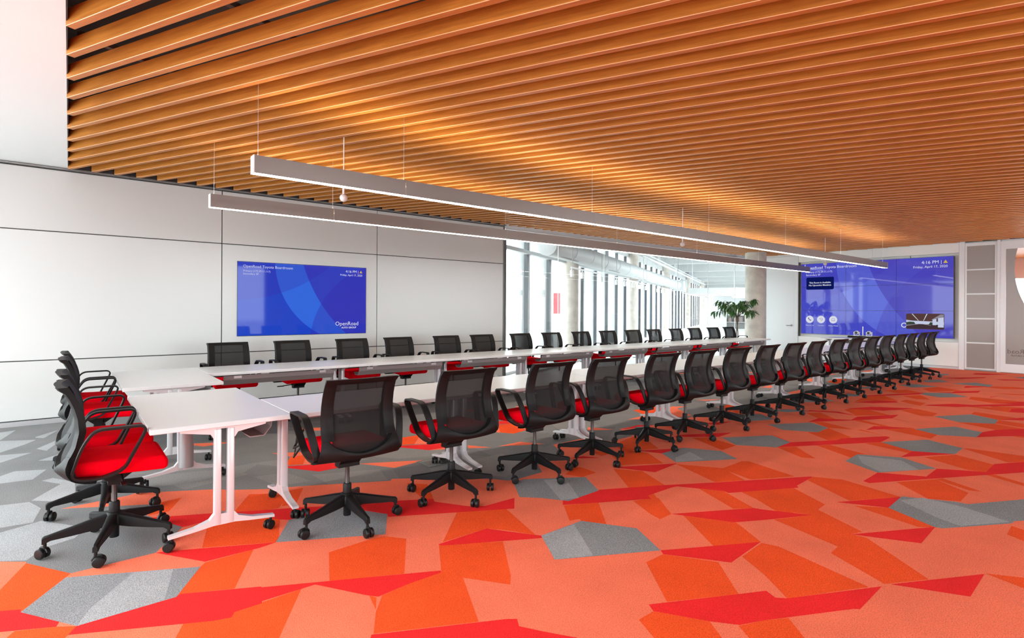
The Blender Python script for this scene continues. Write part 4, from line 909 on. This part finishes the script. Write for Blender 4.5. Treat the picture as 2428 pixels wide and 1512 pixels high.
# ------------------------------------------------------------------ screen contents
def quad_uv(name, pts, uvs, m, parent):
    me = bpy.data.meshes.new(name); me.from_pydata([tuple(p) for p in pts], [], [(0, 1, 2, 3)]); me.materials.append(M[m])
    l = me.uv_layers.new(name='UVMap')
    for k in range(4): l.data[k].uv = uvs[k]
    return link(name, me, parent)
def graphics(parent, org, ux, nrm, Wd, Hd, wall):
    """flat writing and symbols on a screen. org = lower left corner, ux = unit vector to the right"""
    ux, nrm, uz = Vector(ux), Vector(nrm), Vector((0, 0, 1)); org = Vector(org)
    def F(u, v, d=.0012): p = org + ux*(u*Wd) + uz*(v*Hd) + nrm*d; return Matrix((( ux.x, uz.x, nrm.x, p.x), (ux.y, uz.y, nrm.y, p.y), (ux.z, uz.z, nrm.z, p.z), (0, 0, 0, 1)))
    def poly(name, pts, m, d=.0010):
        me = bpy.data.meshes.new(name); me.from_pydata([tuple(org + ux*(u*Wd) + uz*(v*Hd) + nrm*d) for u, v in pts], [], [tuple(range(len(pts)))]); me.materials.append(M[m]); return link(name, me, parent)
    def rrect(u0, u1, v0, v1, r):
        out = []; a_ = Wd/Hd
        for cu, cv, a0 in ((u1 - r/a_, v1 - r, 0), (u0 + r/a_, v1 - r, PI/2), (u0 + r/a_, v0 + r, PI), (u1 - r/a_, v0 + r, 1.5*PI)):
            for k in range(5): t = a0 + PI/2*k/4; out.append((cu + r/a_*math.cos(t), cv + r*math.sin(t)))
        return out
    k = Hd
    text('screen_writing', 'OpenRoad Toyota Boardroom', .052*k, F(.037, .925), 'ink_pale' if not wall else 'ink_white', parent)
    text('screen_writing', 'Primary (172.29.11.117)', .036*k, F(.037, .868), 'ink_pale' if not wall else 'ink_white', parent)
    text('screen_writing', 'Secondary SP', .036*k, F(.037, .828), 'ink_pale' if not wall else 'ink_white', parent)
    text('screen_writing', '4:16 PM |', .054*k, F(.935, .918), 'ink_white', parent, 'RIGHT')
    poly('warning_symbol', [(.942, .918), (.968, .918), (.955, .958)], 'ink_yellow')
    text('screen_writing', 'Friday, April 17, 2020', .040*k, F(.967, .868), 'ink_white', parent, 'RIGHT')
    if not wall:
        text('screen_logo', 'OpenRoad', .083*k, F(.735, .120), 'ink_white', parent); text('screen_logo', 'AUTO GROUP', .036*k, F(.915, .075), 'ink_white', parent, 'RIGHT', .0008)
        return
    poly('notice_box', rrect(.040, .248, .630, .805, .018), 'ink_navy')
    text('screen_writing', 'This Room is Available', .031*k, F(.144, .718, .0018), 'ink_white', parent, 'CENTER', .0012)
    text('screen_writing', 'No Upcoming Meetings', .031*k, F(.144, .682, .0018), 'ink_white', parent, 'CENTER', .0012)
    a_ = Wd/Hd
    for u, lab in ((.068, 'Place a Call'), (.154, 'Content'), (.244, 'Device Mode')):
        poly('round_button', [(u + .052/a_*math.cos(2*PI*i/32), .205 + .052*math.sin(2*PI*i/32)) for i in range(32)], 'ink_white')
        text('screen_writing', lab, .023*k, F(u, .113), 'ink_white', parent, 'CENTER')
    ic = lambda name, pts: poly(name, pts, 'ink_icon', .0022)
    ic('handset_symbol', [(.056, .228), (.061, .232), (.065, .220), (.0625, .214), (.069, .200), (.0725, .198), (.0765, .203), (.080, .194), (.077, .186), (.070, .188), (.0615, .202), (.0565, .218)])
    for u0, u1, v0, v1 in ((.143, .166, .219, .222), (.164, .166, .195, .222), (.155, .166, .195, .198), (.143, .145, .210, .222), (.152, .160, .186, .190), (.147, .155, .207, .210)): ic('share_symbol', [(u0, v0), (u1, v0), (u1, v1), (u0, v1)])
    for u0, u1, v0, v1 in ((.234, .254, .218, .221), (.234, .2355, .194, .221), (.2525, .254, .194, .221), (.2315, .2565, .189, .193)): ic('laptop_symbol', [(u0, v0), (u1, v0), (u1, v1), (u0, v1)])
    ro, ri = .0315, .0215; cu, cv = .716, .152
    N = 28; me = bpy.data.meshes.new('screen_logo')
    vs = [org + ux*((cu + q/a_*math.cos(2*PI*i/N))*Wd) + uz*((cv + q*math.sin(2*PI*i/N))*Hd) + nrm*.001 for q in (ro, ri) for i in range(N)]
    me.from_pydata([tuple(v) for v in vs], [], [(i, (i+1) % N, N + (i+1) % N, N + i) for i in range(N)]); me.materials.append(M['ink_white']); link('screen_logo', me, parent)
    # self-view picture
    u0, u1, v0, v1 = .728, .950, .105, .300
    poly('self_view_picture', rrect(u0, u1, v0, v1, .016), 'thumb_ceiling', .0014)
    q = lambda pts, m, d=.0018: poly('self_view_picture', [(u0 + (u1-u0)*a, v0 + (v1-v0)*b) for a, b in pts], m, d)
    q([(0.02, .03), (.98, .03), (.99, .30), (.01, .36)], 'thumb_floor'); q([(.003, .34), (.99, .30), (.99, .48), (.20, .54), (.003, .56)], 'thumb_window')
    q([(.003, .30), (.25, .33), (.22, .46), (.10, .48), (.003, .44)], 'thumb_green', .0022); q([(.60, .30), (.72, .30), (.72, .45), (.64, .46)], 'thumb_green', .0022)
    q([(.70, .28), (.80, .28), (.80, .68), (.70, .62)], 'thumb_window', .0022); q([(.84, .14), (.985, .14), (.985, .78), (.84, .72)], 'thumb_window', .0022)
    q([(.003, .62), (.18, .54), (.003, .56)], 'thumb_wall', .0022); q([(.66, .60), (.985, .80), (.985, .95), (.90, .95)], 'thumb_wall', .0020)
    q([(.15, .985), (.175, .985), (.345, .545), (.33, .545)], 'ink_white', .0026); q([(.545, .985), (.57, .985), (.475, .545), (.46, .545)], 'ink_white', .0026)
    q([(.0, .20), (.32, .31), (.32, .33), (0, .27)], 'thumb_wall', .0024); q([(.48, .31), (.66, .24), (.66, .26), (.48, .33)], 'thumb_wall', .0024)
tv = empty('wall_display', (2.870, YW, .996)); tag(tv, 'flat blue display set into the white wall behind the far chairs', 'television')
o = MB().rbox(-.989, .989, -.010, -.001, 0, 1.093, .002, 1).build('bezel', 'screen_bezel', tv, False)
q = quad_uv('screen', [(-.983, -.0115, .006), (.983, -.0115, .006), (.983, -.0115, 1.087), (-.983, -.0115, 1.087)], [(0, 0), (1.8, 0), (1.8, 1), (0, 1)], 'tv_screen', tv)
graphics(tv, (-.983, -.0115, .006), (1, 0, 0), (0, -1, 0), 1.966, 1.081, False)
vw = empty('video_wall', (XF, 5.339, .7425)); tag(vw, 'large blue video wall of nine panels on the far wall', 'video wall')
VWW, VWH = 3.582, 2.034; xs = -.035
for i in range(3):
    for j in range(3):
        y1, y0 = VWW/2 - VWW*i/3, VWW/2 - VWW*(i+1)/3; z0, z1 = VWH*j/3, VWH*(j+1)/3
        p = MB().bx(xs + .001, .10, y0 + .0012, y1 - .0012, z0 + .0012, z1 - .0012).build('display_panel', 'screen_bezel', vw, False)
        e = .0035
        quad_uv('screen', [(xs, y1 - e, z0 + e), (xs, y0 + e, z0 + e), (xs, y0 + e, z1 - e), (xs, y1 - e, z1 - e)],
                [(1.8*(i/3), j/3), (1.8*(i+1)/3, j/3), (1.8*(i+1)/3, (j+1)/3), (1.8*i/3, (j+1)/3)], 'video_wall_screen', p)
graphics(vw, (xs - .0005, VWW/2, 0), (0, -1, 0), (-1, 0, 0), VWW, VWH, True)

# ------------------------------------------------------------------ conference cameras on the end table
zt = TH + .002
cb = MB(); cb.rbox(15.69, 15.79, 4.86, 5.50, zt, zt + .045, .006, 2); o = cb.build('sound_bar', 'black_plastic'); tag(o, 'black bar under the two conference cameras on the end table', 'codec bar')
for i, (y, w) in enumerate(((5.30, 'left'), (5.02, 'right'))):
    r = empty('conference_camera', (15.74, y, zt + .046)); tag(r, 'silver conference camera on the black bar, %s of the white antenna' % w, 'camera', 'conference cameras')
    m = MB(); m.rbox(-.055, .055, -.062, .062, 0, .018, .005, 2); m.rbox(-.03, .03, -.065, -.052, .018, .105, .005, 1); m.rbox(-.03, .03, .052, .065, .018, .105, .005, 1); m.build('yoke', 'lamp_cap', r)
    m = MB(); m.lathe([(.02, .045), (.042, .040), (.048, .02), (.048, -.035), (.040, -.05), (.034, -.052)], 20, (0, 0, .085), 'X'); m.build('head', 'lamp_cap', r)
    m = MB(); m.lathe([(.034, -.0525), (.030, -.060), (.018, -.062)], 20, (0, 0, .085), 'X'); m.build('lens', 'screen_bezel', r)
m = MB(); m.rbox(15.735, 15.755, 5.152, 5.172, zt + .046, zt + .29, .006, 2); o = m.build('antenna', 'white_paint'); tag(o, 'white upright antenna between the two conference cameras', 'antenna')
m = MB(); m.rbox(15.10, 15.14, 4.95, 5.25, .50, .688, .004, 1); o = m.build('equipment_box', 'brown_box'); tag(o, 'brown box hung under the end table', 'box')

# ------------------------------------------------------------------ concrete column in the corner, potted tree
o = MB().lathe([(.285, 0), (.285, 3.3)], 48, (15.5, 7.85, .0017)).build('concrete_column', 'concrete'); tag(o, 'round concrete column in the room beside the white door', 'column')
pl = empty('potted_tree', (14.38, 7.80, .0017)); tag(pl, 'small potted tree with long drooping leaves before the concrete column', 'plant')
m = MB(); m.lathe([(.15, 0), (.19, .36), (.19, .38), (.17, .38), (.165, .33), (.01, .33)], 24); m.build('pot', 'pot_grey', pl)
rt = random.Random(5)
for k in range(2):
    pts = [(.02*math.cos(z*7 + k*PI), .02*math.sin(z*7 + k*PI), z) for z in [.33 + .08*i for i in range(12)]]
    MB().tube(pts, .013, 8).build('stem', 'bark', pl)
lm = MB(); L = .17
st = [(0, .002), (.2, .016), (.45, .026), (.7, .020), (.9, .008), (1.0, .001)]
vs = []
for t, w in st: z = -.35*L*t*t; vs += [(t*L, -w, z + w*.25), (t*L, 0, z), (t*L, w, z + w*.25)]
lm.add(vs, [f for i in range(5) for f in ((i*3, i*3+3, i*3+4, i*3+1), (i*3+1, i*3+4, i*3+5, i*3+2))]); LEAF = lm.mesh('leaf', 'leaf_green')
for b_ in range(17):
    a = 2*PI*b_/17 + rt.uniform(-.2, .2); rad = rt.uniform(.18, .62); top = rt.uniform(1.45, 1.88) - .22*rad
    p0 = Vector((0, 0, 1.20)); p2 = Vector((rad*math.cos(a), rad*math.sin(a), top)); p1 = p0.lerp(p2, .5) + Vector((0, 0, .10))
    pts = spline([p0, p1, p2], 5); MB().tube(pts, [.008*(1 - .07*i) for i in range(len(pts))], 6).build('branch', 'bark', pl)
    for k in range(15):
        q = pts[min(len(pts)-1, int(rt.uniform(.45, 1.0)*(len(pts)-1) + .5))]
        l = link('leaf', LEAF, pl); l.location = q; sc = rt.uniform(.9, 1.4); l.scale = (sc, sc, sc)
        l.rotation_euler = (rt.uniform(-.4, .4), rt.uniform(.05, 1.25), a + rt.uniform(-1.5, 1.5))

# ------------------------------------------------------------------ floor box with plug
fb = empty('floor_box', (2.60, 4.33, .0018), 0); tag(fb, 'metal-rimmed floor box in the grey carpet under the near tables', 'floor box')
m = MB(); m.bx(-.115, .115, -.115, -.105, 0, .004); m.bx(-.115, .115, .105, .115, 0, .004); m.bx(-.115, -.105, -.105, .105, 0, .004); m.bx(.105, .115, -.105, .105, 0, .004); m.build('rim', 'track_grey', fb, False)
MB().bx(-.104, .104, -.104, .104, 0, .003).build('lid', 'carpet_h', fb, False)
m = MB(); m.rbox(.02, .10, -.10, -.05, .003, .03, .006, 1); m.tube(spline([(.085, -.07, .02), (.09, -.06, .08), (.088, -.055, .30), (.088, -.055, .62)], 5), .005, 8); m.build('plug_and_lead', 'cable_black', fb)

# ------------------------------------------------------------------ side hall fittings
dz, dr, do = 2.84, .235, .62
r = empty('round_duct', fac(.78, do, dz), EA); tag(r, 'white round spiral duct running along the hall windows', 'duct')
Ld = 21.0
s = 0; i = 0
while s < Ld: 
    m = MB(); m.lathe([(dr, s + .004), (dr, s + 1.49), (dr + .006, s + 1.493), (dr + .006, s + 1.50)], 40, (0, 0, 0), 'X'); m.build('duct_section', 'hall_white', r); s += 1.5
for s in (.5, 5.0, 9.5): MB().box((s + .8, -.10, -dr + .018), (1.3, .035, .012)).build('air_slot', 'track_grey', r, False)
for s in (1.2, 4.2, 7.2, 10.2, 13.2, 16.2): MB().cyl((s, 0, dr), (s, 0, ZH - dz), .006, n=6).build('hanger', 'hall_white', r)
m = MB(); m.box((Ld + .9, 0, 0), (.8, .56, .56)); m.box((Ld + 1.9, .1, .15), (1.2, .45, .45), 0, .5); m.build('duct_box', 'hall_white', r, False)
r = empty('sprinkler_pipe', fac(3.0, 1.5, 3.15), EA); tag(r, 'long thin white pipe beside the round duct', 'pipe')
MB().cyl((2.5, 0, 0), (26, 0, 0), .045, n=12).build('pipe', 'hall_white', r); MB().cyl((2.5, .25, .25), (26, .25, .25), .03, n=12).build('pipe', 'hall_white', r)
for s in (4, 7, 10, 13, 16): MB().cyl((s, 0, 0), (s, 0, ZH - 3.15), .006, n=6).build('hanger', 'hall_white', r)
r = empty('cross_pipe', (10.2, 9.55, 3.28), 0); tag(r, 'white pipe crossing the hall above the track lights', 'pipe')
m = MB(); m.tube([(.1, .25, 0), (1.4, -.05, 0), (2.6, -.35, 0), (3.2, -.50, .0)], .04, 12); m.build('pipe', 'hall_white', r)
for x in (.12, .35): MB().cyl((x, .2, -.35), (x, .2, 1.2), .02, n=8).build('drop_rod', 'hall_white', r)
def track(s0, s1, heads, off, w):
    r = empty('track_light', fac(s0, off, 2.36), EA); tag(r, 'white track of spotlights under the duct, %s' % w, 'track light', 'track lights in the side hall')
    MB().bx(0, s1 - s0, -.018, .018, 0, .03).build('track', 'frame_white', r, False)
    for e_ in (.1, s1 - s0 - .1): MB().cyl((e_, 0, .03), (e_, 0, ZH - 2.36), .006, n=6).build('drop_rod', 'hall_white', r)
    for h_ in heads:
        m = MB(); m.cyl((h_, 0, -.005), (h_, 0, -.05), .012, n=8); m.cyl((h_, 0, -.05), (h_ + .03, 0, -.19), .042, .048, n=14); m.build('spot_head', 'lamp_cap', r)
track(1.35, 4.1, (.05, .85, 2.6), 1.0, 'nearest the panelled wall')
track(5.6, 10.6, (.1, 1.2, 2.4, 3.6, 4.8), 1.0, 'second along')
track(12.8, 18.1, (.1, 1.3, 2.5, 3.8, 5.1), 1.0, 'third along')
track(20.8, 24.5, (.5, 1.8), 1.0, 'farthest along')
# ring lights far down the hall
for i, (s0, o0, z) in enumerate(((15.9, 2.0, 2.13), (24.0, 3.5, 2.2))):
    r = empty('ring_pendant_lamp', fac(s0, o0, z), EA); tag(r, 'rectangular white pendant light frame in the hall, %s' % ('nearer one' if i == 0 else 'farther one'), 'pendant lamp', 'pendant light frames in the hall')
    Lr, Wr = 3.2, 5.0
    for x0, x1, y0, y1 in ((0, Lr, 0, .10), (0, Lr, -Wr, -Wr + .10), (0, .10, -Wr + .10, 0), (Lr - .10, Lr, -Wr + .10, 0)):
        MB().bx(x0, x1, y0, y1, .02, .30).build('housing', 'hall_white', r, False); MB().bx(x0 + .02, x1 - .02, y0 + .02, y1 - .02, 0, .019).build('lens', 'ring_light', r, False)
    for x, y in ((.3, -.05), (Lr - .3, -Wr + .05)): MB().cyl((x, y, .3), (x, y, ZH - z), .006, n=6).build('wire', 'aluminium', r)
# shelves at the far end of the hall
def shelf_unit(p, label):
    r = empty('shelf_unit', p, EA); tag(r, label, 'shelf')
    m = MB(); m.bx(0, .4, -3.2, 0, 0, .10); m.bx(0, .4, -.04, 0, .10, 1.05); m.bx(0, .4, -3.2, -3.16, .10, 1.05); m.bx(0, .4, -3.2, 0, 1.05, 1.12); m.bx(0, .4, -3.16, -.04, .55, .58); m.build('carcass', 'hall_white', r, False)
    MB().bx(.36, .4, -3.16, -.04, .10, 1.05).build('back_panel', 'track_grey', r, False)
    MB().bx(-.02, .3, -3.2, 0, 1.22, 1.50).build('cream_band', 'cream', r, False)
    MB().bx(0, .25, -3.2, 0, 1.121, 1.219).build('band_support', 'hall_white', r, False)
shelf_unit(fac(31.0, 2.75, 0), 'white shelf with cream band at the far end of the hall')
rb = random.Random(9)
for k in range(7):
    p = fac(31.10, 3.0 + .36*k, .582); w = rb.uniform(.06, .16)
    o = MB().rbox(-.02, .2, -w, w, 0, rb.uniform(.22, .38), .004, 1).build('binder_box', rb.choice(('book_dark', 'brown_box', 'hall_white')), None, False)
    o.location = p; o.rotation_euler = (0, 0, EA); tag(o, 'box on the shelf at the far end of the hall, %s from left' % ORD[k], 'box', 'boxes on the hall shelf')

# ------------------------------------------------------------------ outside the facade: trees and red sign seen through the glass
def tree(p, hgt, rad, label, seed):
    r = empty('street_tree', p); tag(r, label, 'tree', 'trees outside the hall windows')
    MB().cyl((0, 0, 0), (0, 0, hgt*.6), .10, .06, 10).build('trunk', 'bark', r)
    q = random.Random(seed); m = MB()
    for k in range(420):
        d = Vector((q.gauss(0, 1), q.gauss(0, 1), q.gauss(0, 1))).normalized()*rad*q.uniform(.35, 1.0); c = d + Vector((0, 0, hgt*.65)); d2 = Vector((q.uniform(-1, 1), q.uniform(-1, 1), q.uniform(-1, 1))).normalized()
        u = d2.orthogonal().normalized()*.16; w = d2.cross(u).normalized()*.10
        m.add([c - u, c + w, c + u, c - w], [(0, 1, 2, 3)])
    m.build('foliage', 'shrub', r, False)
tree(fac(2.0, -14, -.3), 3.0, 1.1, 'leafy street tree outside, at the left edge of the glass', 1)
tree(fac(7.5, -16, -.3), 3.2, 1.2, 'leafy street tree outside, beyond the nearest concrete column', 2)
tree(fac(15, -17, -.3), 3.0, 1.2, 'leafy street tree outside, farther along the street', 3)
sg = empty('street_sign', (17.9, 19.0, -.3), -.75); tag(sg, 'red banner sign on a pole outside the hall windows', 'sign')
MB().cyl((0, 0, 0), (0, 0, 2.6), .05, n=10).build('pole', 'hall_white', sg); MB().bx(.05, .38, -.03, .03, 1.5, 2.5).build('banner', 'sign_red', sg, False)
